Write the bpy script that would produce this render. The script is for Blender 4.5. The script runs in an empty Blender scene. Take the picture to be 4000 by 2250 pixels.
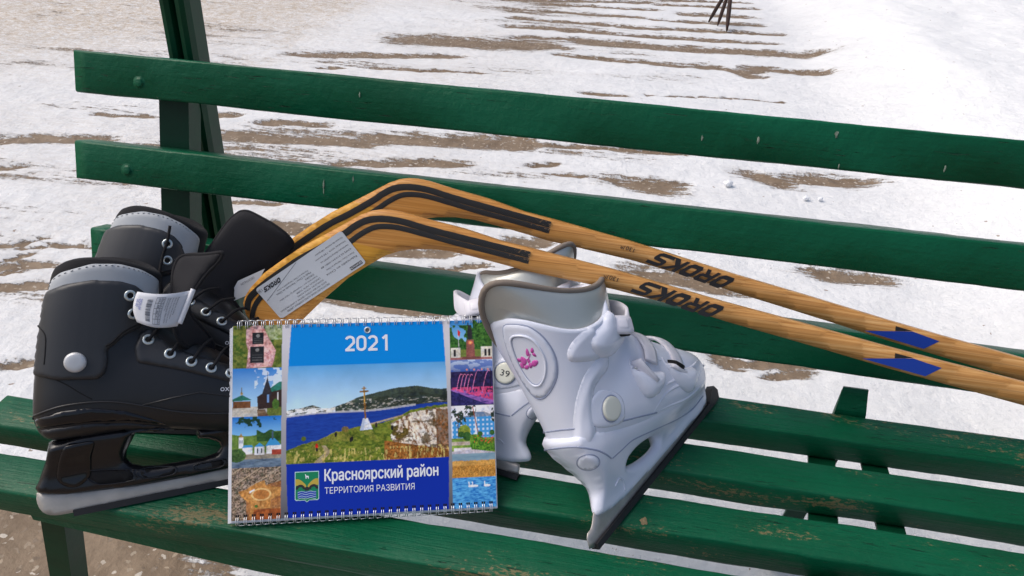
import bpy, bmesh, math, random
import numpy as np
from mathutils import Vector, Matrix, geometry
from mathutils.bvhtree import BVHTree
random.seed(7)
RNG = np.random.default_rng(11)
SC = bpy.context.scene
COL = SC.collection

# ------------------------------------------------------------------ camera
cam_d = bpy.data.cameras.new("camera")
cam = bpy.data.objects.new("camera", cam_d)
COL.objects.link(cam)
cam_d.sensor_width = 36.0
cam_d.lens = 26.0
cam_d.clip_start = 0.02
cam_d.clip_end = 400.0
CAM = Vector((0.7522, -0.5141, 0.6929))
FW = Vector((-0.1149, 0.8272, -0.5500))
RT = Vector((0.9855, 0.1645, 0.0414))
DN = Vector((0.1247, -0.5372, -0.8341))
m = Matrix.Identity(4)
for i, a in enumerate((RT, -DN, -FW)):
    for j in range(3):
        m[j][i] = a[j]
m.translation = CAM
cam.matrix_world = m
SC.camera = cam

# ------------------------------------------------------------------ light
SUN_EL, SUN_AZ = math.radians(55), math.radians(-92)   # azimuth from +y towards +x
world = bpy.data.worlds.new("World")
SC.world = world
world.use_nodes = True
wn = world.node_tree
bg = wn.nodes["Background"]
sky = wn.nodes.new("ShaderNodeTexSky")
sky.sky_type = 'NISHITA'
sky.sun_disc = False
sky.sun_elevation = SUN_EL
sky.sun_rotation = SUN_AZ
sky.air_density = 1.0
sky.dust_density = 5.0
sky.ozone_density = 1.0
wn.links.new(sky.outputs[0], bg.inputs[0])
bg.inputs[1].default_value = 0.145
sun_d = bpy.data.lights.new("sun", 'SUN')
sun_d.energy = 1.15
sun_d.angle = math.radians(42)
sun_d.color = (1.0, 0.975, 0.94)
sun = bpy.data.objects.new("sun", sun_d)
COL.objects.link(sun)
sd = Vector((math.sin(SUN_AZ) * math.cos(SUN_EL), math.cos(SUN_AZ) * math.cos(SUN_EL), math.sin(SUN_EL)))
sun.rotation_euler = sd.to_track_quat('Z', 'Y').to_euler()
SC.view_settings.view_transform = 'Standard'
SC.view_settings.look = 'None'
SC.view_settings.exposure = 0.15
SC.view_settings.gamma = 1.0

# ------------------------------------------------------------------ helpers: materials
def lin(c):
    c = np.asarray(c, float) / 255.0
    return np.where(c <= 0.04045, c / 12.92, ((c + 0.055) / 1.055) ** 2.4)

class NT:
    def __init__(s, name):
        s.m = bpy.data.materials.new(name)
        s.m.use_nodes = True
        s.t = s.m.node_tree
        s.b = s.t.nodes["Principled BSDF"]
        s.x = None
    def n(s, kind, **kw):
        nd = s.t.nodes.new(kind)
        for k, v in kw.items():
            if k.startswith("i_"):
                nd.inputs[k[2:].replace("_", " ")].default_value = v
            else:
                setattr(nd, k, v)
        return nd
    def l(s, a, b):
        s.t.links.new(a, b)
    def coord(s, scale=(1, 1, 1), which="Object"):
        tc = s.n("ShaderNodeTexCoord")
        mp = s.n("ShaderNodeMapping")
        mp.inputs["Scale"].default_value = scale
        s.l(tc.outputs[which], mp.inputs["Vector"])
        return mp.outputs[0]
    def noise(s, vec, scale, detail=4, rough=0.55, dist=0.0):
        nd = s.n("ShaderNodeTexNoise")
        nd.inputs["Scale"].default_value = scale
        nd.inputs["Detail"].default_value = detail
        nd.inputs["Roughness"].default_value = rough
        nd.inputs["Distortion"].default_value = dist
        s.l(vec, nd.inputs["Vector"])
        return nd.outputs["Fac"]
    def ramp(s, fac, stops):
        r = s.n("ShaderNodeValToRGB")
        els = r.color_ramp.elements
        while len(els) < len(stops):
            els.new(0.5)
        for e, (p, c) in zip(els, stops):
            e.position = p
            e.color = (*c, 1) if len(c) == 3 else c
        s.l(fac, r.inputs[0])
        return r.outputs[0]
    def sstep(s, fac, a, b):
        r = s.n("ShaderNodeMapRange", interpolation_type='SMOOTHSTEP')
        r.inputs["From Min"].default_value = a
        r.inputs["From Max"].default_value = b
        s.l(fac, r.inputs["Value"])
        return r.outputs[0]
    def math(s, op, a, b=None, c=None):
        nd = s.n("ShaderNodeMath", operation=op)
        for i, v in enumerate((a, b, c)):
            if v is None:
                continue
            if isinstance(v, (int, float)):
                nd.inputs[i].default_value = v
            else:
                s.l(v, nd.inputs[i])
        return nd.outputs[0]
    def mix(s, fac, a, b):
        nd = s.n("ShaderNodeMix", data_type='RGBA')
        for i, v in ((0, fac), (6, a), (7, b)):
            if isinstance(v, (int, float)):
                nd.inputs[i].default_value = v
            elif isinstance(v, tuple):
                nd.inputs[i].default_value = (*v, 1)
            else:
                s.l(v, nd.inputs[i])
        return nd.outputs[2]
    def bump(s, height, strength=0.3, dist=0.001, prev=None):
        nd = s.n("ShaderNodeBump")
        nd.inputs["Strength"].default_value = strength
        nd.inputs["Distance"].default_value = dist
        s.l(height, nd.inputs["Height"])
        if prev is not None:
            s.l(prev, nd.inputs["Normal"])
        s.l(nd.outputs[0], s.b.inputs["Normal"])
        return nd.outputs[0]
    def base(s, c):
        if isinstance(c, tuple):
            s.b.inputs["Base Color"].default_value = (*c, 1)
        else:
            s.l(c, s.b.inputs["Base Color"])
    def rough(s, r):
        if isinstance(r, (int, float)):
            s.b.inputs["Roughness"].default_value = r
        else:
            s.l(r, s.b.inputs["Roughness"])
    def attr(s, name, out="Fac"):
        nd = s.n("ShaderNodeAttribute")
        nd.attribute_name = name
        return nd.outputs[out]

def simple(name, col, rough=0.5, metal=0.0, bump=None, var=0.0, vscale=30, spec=0.5):
    t = NT(name)
    t.b.inputs['Specular IOR Level'].default_value = spec
    v = t.coord()
    if var:
        f = t.noise(v, vscale, 5)
        lo = tuple(max(0, c * (1 - var)) for c in col)
        hi = tuple(c * (1 + var) for c in col)
        t.base(t.ramp(f, [(0.3, lo), (0.7, hi)]))
        t.rough(t.math('ADD', t.math('MULTIPLY', f, 0.16), rough - 0.08))
    else:
        t.base(tuple(col))
        t.rough(rough)
    t.b.inputs["Metallic"].default_value = metal
    if bump:
        sc, st, ds = bump
        t.bump(t.noise(v, sc, 3), st, ds)
    return t.m

def green_paint(name, wear, grain=1.0):
    t = NT(name)
    w = t.coord((1, 1, 1))
    grn = t.noise(t.coord((2.2, 60, 60)), 4, 6, 0.65)
    big = t.noise(w, 6, 4)
    col = t.ramp(big, [(0.3, (0.001, 0.070, 0.029)), (0.7, (0.002, 0.100, 0.045))])
    col = t.mix(t.math('MULTIPLY', t.sstep(grn, 0.50, 0.72), 0.40 if wear else 0.16), col, (0.001, 0.034, 0.014))
    mott = t.noise(t.coord((8, 24, 24)), 5, 5, 0.7)
    col = t.mix(t.math('MULTIPLY', t.sstep(mott, 0.56, 0.74), 0.30), col, (0.008, 0.105, 0.052))
    crack = t.sstep(t.noise(t.coord((7, 120, 120)), 4, 3, 0.5), 0.665, 0.70)
    crack = t.math('MULTIPLY', crack, t.sstep(t.noise(t.coord((0.8, 4, 4)), 6, 3), 0.45, 0.58))
    if wear > 0:
        area = t.noise(t.coord((0.7, 3.0, 3.0)), 6, 3, 0.6)
        fine = t.noise(t.coord((46, 120, 120)), 3.0, 6, 0.72)
        msk = t.math('ADD', t.math('MULTIPLY', area, 0.60), t.math('MULTIPLY', fine, 0.52))
        th = 0.685 - 0.060 * wear
        chip = t.sstep(msk, th, th + 0.02)
        scuff = t.math('MULTIPLY', t.sstep(msk, th - 0.10, th + 0.01), 0.20 * wear)
        col = t.mix(scuff, col, (0.075, 0.125, 0.070))
        col = t.mix(t.math('MULTIPLY', chip, 0.75), col, (0.20, 0.155, 0.075))
    col = t.mix(t.math('MULTIPLY', crack, 0.85), col, (0.003, 0.018, 0.010))
    spots = t.sstep(t.noise(t.coord((1, 0.6, 0.6)), 95, 2), 0.775, 0.80)
    col = t.mix(t.math('MULTIPLY', spots, 0.30), col, (0.28, 0.34, 0.26))
    t.base(col)
    t.rough(t.math('ADD', t.math('MULTIPLY', grn, 0.22), 0.27))
    t.b.inputs["Specular IOR Level"].default_value = 0.22
    h = t.math('ADD', t.math('MULTIPLY', grn, (0.7 if wear else 0.3) * grain), t.math('MULTIPLY', t.noise(w, 60, 5, 0.6), 0.7 if wear else 1.1))
    h = t.math('SUBTRACT', h, t.math('MULTIPLY', crack, 1.4))
    t.bump(h, 0.75, 0.0022)
    return t.m

M = {}
M['green'] = green_paint("green_paint", 0.0)
M['green_seat'] = green_paint("green_paint_worn_light", 0.28, 1.0)
M['green_worn'] = green_paint("green_paint_worn", 0.6, 1.1)
M['green_metal'] = simple("green_painted_metal", (0.001, 0.040, 0.017), 0.4, 0.0, (60, 0.25, 0.001), 0.25, 18, 0.2)
M['rust'] = simple("rust", (0.035, 0.016, 0.012), 0.8, 0.0, (90, 0.5, 0.002), 0.4, 40)
M['black_plastic'] = simple("black_plastic", (0.011, 0.0115, 0.0135), 0.42, 0.0, (900, 0.12, 0.0003))
M['black_grey_plastic'] = simple("dark_grey_plastic", (0.026, 0.028, 0.032), 0.45, 0.0, (900, 0.12, 0.0003))
M['black_gloss'] = simple("black_gloss", (0.006, 0.006, 0.008), 0.08)
M['black_satin'] = simple("black_satin_plastic", (0.009, 0.009, 0.011), 0.24, 0.0, (300, 0.06, 0.0003))
M['fabric'] = simple("black_fabric", (0.007, 0.007, 0.009), 0.95, 0.0, (700, 0.5, 0.0006))
M['fabric_rib'] = simple("ribbed_fabric", (0.010, 0.010, 0.013), 0.9, 0.0, (1400, 0.5, 0.0006))
M['band'] = simple("grey_band", (0.37, 0.395, 0.42), 0.55, 0.0, (300, 0.15, 0.0004), 0.06, 20)
M['stitch'] = simple("stitching", (0.15, 0.16, 0.17), 0.8)
M['silver_rivet'] = simple("silver_rivet", (0.55, 0.56, 0.57), 0.42, 0.35, None, 0.08, 60)
M['eyelet'] = simple("eyelet_metal", (0.62, 0.68, 0.68), 0.28, 0.6)
M['hole'] = simple("dark_hole", (0.004, 0.004, 0.005), 0.9)
M['steel'] = simple("blade_steel", (0.44, 0.42, 0.385), 0.45, 0.2, None, 0.12, 45)
M['steel_dark'] = simple("blade_steel_dull", (0.42, 0.40, 0.37), 0.45, 0.7, None, 0.15, 45)
M['white'] = simple("white_plastic", (0.75, 0.78, 0.88), 0.24, 0.0, (500, 0.04, 0.0003))
M['white_strap'] = simple("white_strap_plastic", (0.72, 0.71, 0.77), 0.35, 0.0, (700, 0.12, 0.0003))
M['groove'] = simple("white_groove", (0.30, 0.34, 0.47), 0.5)
M['cream'] = simple("cream_rivet", (0.66, 0.67, 0.58), 0.35)
M['pink'] = simple("pink_print", (0.62, 0.10, 0.42), 0.4)
M['vinyl'] = simple("silver_vinyl", (0.50, 0.515, 0.485), 0.36, 0.45, (420, 0.30, 0.0007), 0.06, 12)
M['trim'] = simple("taupe_trim", (0.22, 0.18, 0.145), 0.85, 0.0, (500, 0.4, 0.0005))
M['guard'] = simple("black_guard", (0.012, 0.012, 0.014), 0.55, 0.0, None, 0.2, 80)
M['paper'] = simple("white_paper", (0.72, 0.73, 0.76), 0.6)
M['label_paper'] = simple("label_paper", (0.50, 0.53, 0.57), 0.4)
M['ink'] = simple("ink", (0.016, 0.016, 0.019), 0.5)
M['ink_grey'] = simple("ink_grey", (0.07, 0.075, 0.095), 0.6)
M['ink_blue'] = simple("ink_blue", (0.04, 0.08, 0.42), 0.6)
M['ink_white'] = simple("ink_white", (0.80, 0.82, 0.87), 0.4)
M['blue_mark'] = simple("blue_mark", (0.004, 0.045, 0.36), 0.4)
M['wire'] = simple("wire", (0.72, 0.74, 0.76), 0.3, 0.7)

def wood():
    t = NT("varnished_wood")
    w = t.coord((1, 1, 1))
    g = t.coord((0.8, 130, 130))
    g2 = t.coord((5, 330, 330))
    a = t.noise(g, 2.2, 6, 0.6, 0.4)
    b = t.noise(g2, 2.0, 4, 0.6)
    d = t.noise(t.coord((3, 26, 26)), 1.4, 3)
    sx = t.n("ShaderNodeSeparateXYZ")
    t.l(w, sx.inputs[0])
    c1 = t.ramp(a, [(0.26, (0.30, 0.110, 0.020)), (0.48, (0.52, 0.232, 0.052)), (0.74, (0.65, 0.34, 0.100))])
    # paler ash towards the handle, orange-brown heartwood near the heel of the stick
    pale = t.ramp(a, [(0.26, (0.29, 0.125, 0.030)), (0.48, (0.52, 0.26, 0.078)), (0.74, (0.68, 0.42, 0.175))])
    col = t.mix(t.sstep(sx.outputs[0], 0.52, 0.85), c1, pale)
    yel = t.ramp(a, [(0.3, (0.52, 0.235, 0.022)), (0.7, (0.68, 0.37, 0.055))])
    edge = t.math('ADD', sx.outputs[2], t.math('MULTIPLY', sx.outputs[0], 0.12))
    inb = t.math('MULTIPLY', t.math('LESS_THAN', edge, 0.1073), t.math('LESS_THAN', sx.outputs[0], 0.505))
    inb = t.math('MULTIPLY', inb, t.sstep(sx.outputs[2], -0.07, 0.03))
    col = t.mix(inb, col, yel)
    col = t.mix(t.math('MULTIPLY', t.sstep(b, 0.50, 0.66), 0.45), col, (0.24, 0.095, 0.022))
    fleck = t.sstep(t.noise(t.coord((9, 160, 160)), 3, 2), 0.76, 0.79)
    col = t.mix(t.math('MULTIPLY', fleck, 0.8), col, (0.06, 0.022, 0.012))
    t.base(col)
    t.rough(t.math('ADD', t.math('MULTIPLY', b, 0.25), 0.30))
    t.b.inputs['Specular IOR Level'].default_value = 0.3
    t.bump(b, 0.15, 0.0004)
    return t.m
M['wood'] = wood()

def carbon():
    t = NT("black_weave_tape")
    v = t.coord((1, 1, 1))
    ck = t.n("ShaderNodeTexChecker")
    ck.inputs["Scale"].default_value = 620
    t.l(v, ck.inputs["Vector"])
    n = t.noise(v, 260, 4, 0.7)
    sx = t.n("ShaderNodeSeparateXYZ")
    t.l(v, sx.inputs[0])
    endw = t.sstep(sx.outputs[0], 0.615, 0.67)
    col = t.mix(ck.outputs[1], (0.007, 0.007, 0.008), (0.018, 0.018, 0.018))
    th = t.math('SUBTRACT', 0.70, t.math('MULTIPLY', endw, 0.13))
    worn = t.math('GREATER_THAN', n, th)
    col = t.mix(t.math('MULTIPLY', worn, 0.7), col, (0.30, 0.17, 0.07))
    t.base(col)
    t.rough(0.5)
    t.bump(ck.outputs[1], 0.3, 0.0004)
    return t.m
M['carbon'] = carbon()

def vcol(name, rough=0.3):
    t = NT(name)
    t.base(t.attr("print", "Color"))
    t.rough(rough)
    t.b.inputs["Specular IOR Level"].default_value = 0.15
    return t.m
M['print'] = vcol("glossy_print", 0.45)

# ------------------------------------------------------------------ helpers: objects
def tag(o, label=None, cat=None, group=None, kind=None):
    for k, v in (("label", label), ("category", cat), ("group", group), ("kind", kind)):
        if v:
            o[k] = v
    return o

def empty(name, mat, label, cat, group=None):
    o = bpy.data.objects.new(name, None)
    COL.objects.link(o)
    o.empty_display_size = 0.05
    o.matrix_world = mat
    return tag(o, label, cat, group)

def frame(P, x, y, z):
    r = Matrix.Identity(4)
    for i, a in enumerate((x, y, z)):
        for j in range(3):
            r[j][i] = a[j]
    r.translation = P
    return r

class MB:
    """collects vertices and faces of ONE mesh, with material slots"""
    def __init__(s):
        s.v, s.f, s.mi, s.sm = [], [], [], []
    def add(s, verts, faces, mi=0, smooth=True):
        o = len(s.v)
        s.v += [tuple(p) for p in verts]
        s.f += [tuple(i + o for i in f) for f in faces]
        s.mi += [mi] * len(faces)
        s.sm += [smooth] * len(faces)
        return s
    def build(s, name, mats, parent=None, loc=None):
        me = bpy.data.meshes.new(name)
        me.from_pydata(s.v, [], s.f)
        for mt in (mats if isinstance(mats, (list, tuple)) else [mats]):
            me.materials.append(mt)
        me.polygons.foreach_set("material_index", s.mi)
        me.polygons.foreach_set("use_smooth", s.sm)
        me.update()
        bm = bmesh.new()
        bm.from_mesh(me)
        bmesh.ops.recalc_face_normals(bm, faces=bm.faces)
        bm.to_mesh(me)
        bm.free()
        o = bpy.data.objects.new(name, me)
        COL.objects.link(o)
        if parent is not None:
            o.parent = parent
        if loc is not None:
            o.location = loc
        return o
    def bvh(s):
        return BVHTree.FromPolygons([Vector(p) for p in s.v], s.f)

def catmull(pts, n, closed=False):
    P = [np.array(p, float) for p in pts]
    out = []
    L = len(P)
    segs = L if closed else L - 1
    for i in range(segs):
        g = (lambda k: P[k % L]) if closed else (lambda k: P[min(max(k, 0), L - 1)])
        p0, p1, p2, p3 = g(i - 1), g(i), g(i + 1), g(i + 2)
        for j in range(n):
            t = j / n
            out.append(0.5 * (2 * p1 + (p2 - p0) * t + (2 * p0 - 5 * p1 + 4 * p2 - p3) * t * t + (3 * p1 - p0 - 3 * p2 + p3) * t ** 3))
    if not closed:
        out.append(P[-1])
    return out

def tube(mb, path, r, seg=8, closed=False, mi=0, cap=True, flat=1.0):
    P = [Vector(p) for p in path]
    n = len(P)
    V, Fc = [], []
    up = None
    for i in range(n):
        a = P[(i - 1) % n] if (closed or i > 0) else P[i]
        b = P[(i + 1) % n] if (closed or i < n - 1) else P[i]
        t = (b - a)
        if t.length < 1e-9:
            t = Vector((1, 0, 0))
        t.normalize()
        if up is None:
            up = Vector((0, 0, 1)) if abs(t.z) < 0.9 else Vector((0, 1, 0))
        s_ = t.cross(up)
        if s_.length < 1e-6:
            s_ = t.orthogonal()
        s_.normalize()
        up = s_.cross(t).normalized()
        rr = r[i] if hasattr(r, "__len__") else r
        for k in range(seg):
            an = 2 * math.pi * k / seg
            V.append(P[i] + s_ * math.cos(an) * rr + up * math.sin(an) * rr * flat)
    for i in range(n if closed else n - 1):
        j = (i + 1) % n
        for k in range(seg):
            k2 = (k + 1) % seg
            Fc.append((i * seg + k, i * seg + k2, j * seg + k2, j * seg + k))
    if cap and not closed:
        Fc.append(tuple(range(seg))[::-1])
        Fc.append(tuple((n - 1) * seg + k for k in range(seg)))
    return mb.add(V, Fc, mi)

def box(mb, c, h, mi=0, rot=None, bev=0.0):
    """a box with a chamfer on all its edges"""
    bm = bmesh.new()
    bmesh.ops.create_cube(bm, size=2)
    for v in bm.verts:
        v.co = Vector((v.co.x * h[0], v.co.y * h[1], v.co.z * h[2]))
    if bev:
        bmesh.ops.bevel(bm, geom=list(bm.edges), offset=bev, segments=2, profile=0.6, affect='EDGES')
    R = rot or Matrix.Identity(3)
    vs = [R @ v.co + Vector(c) for v in bm.verts]
    fs = [tuple(v.index for v in f.verts) for f in bm.faces]
    bm.free()
    return mb.add(vs, fs, mi, smooth=False)

def rbox(mb, c, t, n, hl, hw, hh, bev, mi=0, bulge=0.0):
    """rounded block: centre c, long axis t, standing on a surface of normal n"""
    n = Vector(n).normalized()
    t = Vector(t)
    t = (t - n * t.dot(n)).normalized()
    b = n.cross(t)
    bm = bmesh.new()
    bmesh.ops.create_cube(bm, size=2)
    bmesh.ops.subdivide_edges(bm, edges=list(bm.edges), cuts=3, use_grid_fill=True)
    V = []
    for v in bm.verts:
        p = [v.co.x * hl, v.co.y * hw, v.co.z * hh]
        H = (hl, hw, hh)
        q = [max(-(H[i] - bev), min(H[i] - bev, p[i])) for i in range(3)]
        d = Vector([p[i] - q[i] for i in range(3)])
        if d.length > 1e-9:
            d = d.normalized() * bev
        e = Vector(q) + d
        e.z += bulge * (1 - (e.x / hl) ** 2)
        V.append(Vector(c) + t * e.x + b * e.y + n * e.z)
    mb.add(V, [tuple(v.index for v in f.verts) for f in bm.faces], mi)
    bm.free()
    return mb

def inside(p, poly):
    x, y = p
    c = False
    n = len(poly)
    j = n - 1
    for i in range(n):
        xi, yi = poly[i]
        xj, yj = poly[j]
        if (yi > y) != (yj > y) and x < (xj - xi) * (y - yi) / (yj - yi) + xi:
            c = not c
        j = i
    return c

def dist_poly(p, poly):
    P = np.asarray(poly, float)
    Q = np.roll(P, -1, 0)
    d = Q - P
    t = np.clip(((p - P) * d).sum(1) / np.maximum((d * d).sum(1), 1e-12), 0, 1)
    return float(np.sqrt((((P + d * t[:, None]) - p) ** 2).sum(1)).min())

def densify(poly, step):
    out = []
    n = len(poly)
    for i in range(n):
        a, b = np.array(poly[i], float), np.array(poly[(i + 1) % n], float)
        k = max(1, int(np.ceil(np.linalg.norm(b - a) / step)))
        for j in range(k):
            out.append(a + (b - a) * j / k)
    return out

def fill(poly, step, holes=(), ring=0.0):
    """triangulate a 2D outline with interior points; returns points, faces, boundary loops"""
    loops = [densify(poly, step)] + [densify(h, step) for h in holes]
    pts, edges, bl = [], [], []
    for L in loops:
        o = len(pts)
        pts += [Vector((float(p[0]), float(p[1]))) for p in L]
        edges += [(o + i, o + (i + 1) % len(L)) for i in range(len(L))]
        bl.append(list(range(o, o + len(L))))
    P = np.array([tuple(p) for p in pts])
    x0, y0 = P.min(0)
    x1, y1 = P.max(0)
    flat = [list(map(tuple, L)) for L in loops]
    k = 0
    y = y0 + step * 0.5
    row = 0
    while y < y1:
        x = x0 + step * (0.5 if row % 2 else 1.0)
        while x < x1:
            p = np.array((x, y))
            if inside(p, flat[0]) and not any(inside(p, h) for h in flat[1:]):
                if min(dist_poly(p, L) for L in flat) > step * 0.45:
                    pts.append(Vector((x, y)))
            x += step
        y += step * 0.87
        row += 1
    vo, eo, fo, ov, oe, of = geometry.delaunay_2d_cdt(pts, edges, [], 0, 1e-7)
    V = [np.array(tuple(v)) for v in vo]
    F = []
    for f in fo:
        c = sum(V[i] for i in f) / len(f)
        if inside(c, flat[0]) and not any(inside(c, h) for h in flat[1:]):
            F.append(tuple(f))
    back = {}
    for i, src in enumerate(ov):
        for s_ in src:
            back[s_] = i
    loops_i = [[back.get(i, i) for i in L] for L in bl]
    return V, F, loops_i, flat

def prof(d, ew):
    t = min(max(d / ew, 0.0), 1.0)
    return math.sqrt(max(0.0, 1 - (1 - t) ** 2))

EYE = [None]
def hit(bvh, p, d):
    """where the sight line of the modeller through p meets the surface"""
    if EYE[0] is not None and abs(Vector(d).x) > 0.02:
        d = (Vector(p) - EYE[0])
    d = Vector(d).normalized()
    o = Vector(p) - d * 0.4
    loc, nor, idx, dis = bvh.ray_cast(o, d)
    if loc is None:
        best = None
        for s_ in np.linspace(-0.11, 0.13, 33):
            r = bvh.find_nearest(Vector(p) + d * float(s_))
            if best is None or r[3] < best[3]:
                best = r
        loc, nor = best[0], best[1]
    if nor.dot(d) > 0:
        nor = -nor
    return loc, nor

YREF = [0.0]

def ray_hits(bvh, p, d):
    if EYE[0] is not None and abs(Vector(d).x) > 0.02:
        d = Vector(p) - EYE[0]
    d = Vector(d).normalized()
    return bvh.ray_cast(Vector(p) - d * 0.4, d)[0] is not None

def patch(mb, poly, bvh, d, off, ew, step=0.004, mi=0, holes=(), sink=0.0012, smooth=0, soft=False):
    """a piece of given outline lying on the surface, with a rounded rim of width ew and height off"""
    if smooth:
        poly = [tuple(p) for p in catmull(poly, smooth, True)]
    poly = [np.array(p, float) for p in densify(poly, step)]
    c = sum(poly) / len(poly)
    fit = []
    for p in poly:                      # draw the outline in until it lies on the surface
        q = p.copy()
        for _ in range(60):
            if ray_hits(bvh, (q[0], YREF[0], q[1]), d):
                break
            q = q + (c - q) * 0.03
        fit.append(q)
    out_ = [fit[0]]
    for q in fit[1:]:
        if np.linalg.norm(q - out_[-1]) > step * 0.35:
            out_.append(q)
    if np.linalg.norm(out_[0] - out_[-1]) < step * 0.35:
        out_.pop()
    for _ in range(1):
        n = len(out_)
        out_ = [0.5 * out_[k] + 0.25 * (out_[k - 1] + out_[(k + 1) % n]) for k in range(n)]
    V, Fc, loops, flat = fill([tuple(p) for p in out_], step, holes)
    out = []
    for p in V:
        loc, nor = hit(bvh, (p[0], YREF[0], p[1]), d)
        dd = min(dist_poly(p, L) for L in flat)
        k_ = float(sst(np.array(dd), 0.0, ew)) if soft else prof(dd + 1e-4, ew)
        out.append(loc + nor * (off * k_))
    faces = list(Fc)
    for L in loops:
        o = len(out)
        for i in L:
            loc, nor = hit(bvh, (V[i][0], YREF[0], V[i][1]), d)
            out.append(loc - nor * sink)
        n = len(L)
        for k in range(n):
            faces.append((L[k], L[(k + 1) % n], o + (k + 1) % n, o + k))
    return mb.add(out, faces, mi)

def line_on(mb, pts, bvh, d, r, lift=0.0, closed=False, n=6, mi=0, seg=6):
    path = []
    for p in catmull(pts, n, closed):
        loc, nor = hit(bvh, (p[0], YREF[0], p[1]), d)
        path.append(loc + nor * lift)
    return tube(mb, path, r, seg, closed, mi)

def inflate(mb, poly, T, R, step=0.004, holes=(), mi=0, y0=0.0, one=False):
    """a solid of the given side outline, half thickness T(u, v), rounded over R at its rim"""
    V, Fc, loops, flat = fill(poly, step, holes)
    n = len(V)
    A, B = [], []
    for p in V:
        dd = min(dist_poly(p, L) for L in flat)
        t = (T(*p) if callable(T) else T) * (0.25 + 0.75 * prof(dd, R))
        A.append((p[0], y0 - t, p[1]))
        B.append((p[0], y0 + t, p[1]))
    faces = [f for f in Fc] + [tuple(i + n for i in reversed(f)) for f in Fc]
    for L in loops:
        k = len(L)
        for i in range(k):
            a, b = L[i], L[(i + 1) % k]
            faces.append((a, b, b + n, a + n))
    return mb.add(A + B, faces, mi)

def ring_pts(A, B, W, dip, N=40, pq=0.75, tilt=0.0):
    A, B = np.array(A, float), np.array(B, float)
    c, h = (A + B) / 2, (B - A) / 2
    out = []
    for k in range(N):
        t = 2 * math.pi * k / N
        ct, st = math.cos(t), math.sin(t)
        a = math.copysign(abs(ct) ** pq, ct)
        b = math.copysign(abs(st) ** pq, st)
        q = c + h * a
        out.append((q[0], W * b, q[1] - dip * st * st - tilt * W * b))
    return out

def loft(mb, secs, sub=4, N=40, cap0=True, wall=0.0, pq=0.75, mi=0, depth=0.03):
    """secs: rows (Au, Av, Bu, Bv, W, dip) from the toe over the ankle to the rim"""
    rows = catmull([np.array(s, float) for s in secs], sub)
    V, Fc = [], []
    for r in rows:
        V += ring_pts(r[0:2], r[2:4], r[4], r[5], N, pq, r[6] if len(r) > 6 else 0.0)
    for i in range(len(rows) - 1):
        for k in range(N):
            k2 = (k + 1) % N
            Fc.append((i * N + k, i * N + k2, (i + 1) * N + k2, (i + 1) * N + k))
    if cap0:
        c = np.mean(V[:N], axis=0)
        o = len(V)
        for s_ in (0.66, 0.3):
            V += [tuple(c + (np.array(V[k]) - c) * s_ + np.array((0.004 * (1 - s_), 0, 0))) for k in range(N)]
        for k in range(N):
            k2 = (k + 1) % N
            Fc.append((k2, k, o + k, o + k2))
            Fc.append((o + k2, o + k, o + N + k, o + N + k2))
        Fc.append(tuple(o + N + k for k in range(N)))
    if wall:
        last = len(rows) - 1
        top = [np.array(p) for p in V[last * N:last * N + N]]
        prevr = [np.array(p) for p in V[(last - 1) * N:(last - 1) * N + N]]
        c = np.mean(top, axis=0)
        axis = c - np.mean(prevr, axis=0)
        axis = axis / np.linalg.norm(axis)
        o = len(V)
        for k in range(N):
            inw = (c - top[k])
            inw = inw / max(np.linalg.norm(inw), 1e-6)
            V.append(tuple(top[k] + inw * wall * 0.5 + axis * wall * 0.35))
        for k in range(N):
            inw = (c - top[k])
            inw = inw / max(np.linalg.norm(inw), 1e-6)
            V.append(tuple(top[k] + inw * wall))
        for k in range(N):
            inw = (c - top[k])
            inw = inw / max(np.linalg.norm(inw), 1e-6)
            V.append(tuple(top[k] + inw * wall * 1.4 - axis * depth))
        lo = last * N
        for a, b in ((lo, o), (o, o + N), (o + N, o + 2 * N)):
            for k in range(N):
                k2 = (k + 1) % N
                Fc.append((a + k, a + k2, b + k2, b + k))
        Fc.append(tuple(o + 2 * N + k for k in range(N)))
    return mb.add(V, Fc, mi)

def disc_ring(mb, c, nor, r0, r1, h, mi=0, seg=20):
    """an eyelet: half-torus ring standing on a surface"""
    n = Vector(nor).normalized()
    a = n.orthogonal().normalized()
    b = n.cross(a)
    c = Vector(c)
    V, Fc = [], []
    prof_ = [(r0, -0.0004), (r0 * 0.97 + r1 * 0.03, h * 0.5), (0.5 * (r0 + r1), h), (r1 * 0.97, h * 0.5), (r1, -0.0004)]
    for i in range(seg):
        an = 2 * math.pi * i / seg
        e = a * math.cos(an) + b * math.sin(an)
        for r, z in prof_:
            V.append(c + e * r + n * z)
    q = len(prof_)
    for i in range(seg):
        j = (i + 1) % seg
        for k in range(q - 1):
            Fc.append((i * q + k, j * q + k, j * q + k + 1, i * q + k + 1))
    return mb.add(V, Fc, mi)

def dome(mb, c, nor, r, h, mi=0, seg=28, rings=((1.0, 0.0), (1.0, 0.45), (0.93, 0.78), (0.75, 0.95), (0.4, 1.02))):
    n = Vector(nor).normalized()
    a = n.orthogonal().normalized()
    b = n.cross(a)
    c = Vector(c)
    V, Fc = [], []
    for rr, z in rings:
        for i in range(seg):
            an = 2 * math.pi * i / seg
            V.append(c + (a * math.cos(an) + b * math.sin(an)) * r * rr + n * (h * z))
    for k in range(len(rings) - 1):
        for i in range(seg):
            j = (i + 1) % seg
            Fc.append((k * seg + i, k * seg + j, (k + 1) * seg + j, (k + 1) * seg + i))
    Fc.append(tuple((len(rings) - 1) * seg + i for i in range(seg)))
    return mb.add(V, Fc, mi)

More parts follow.
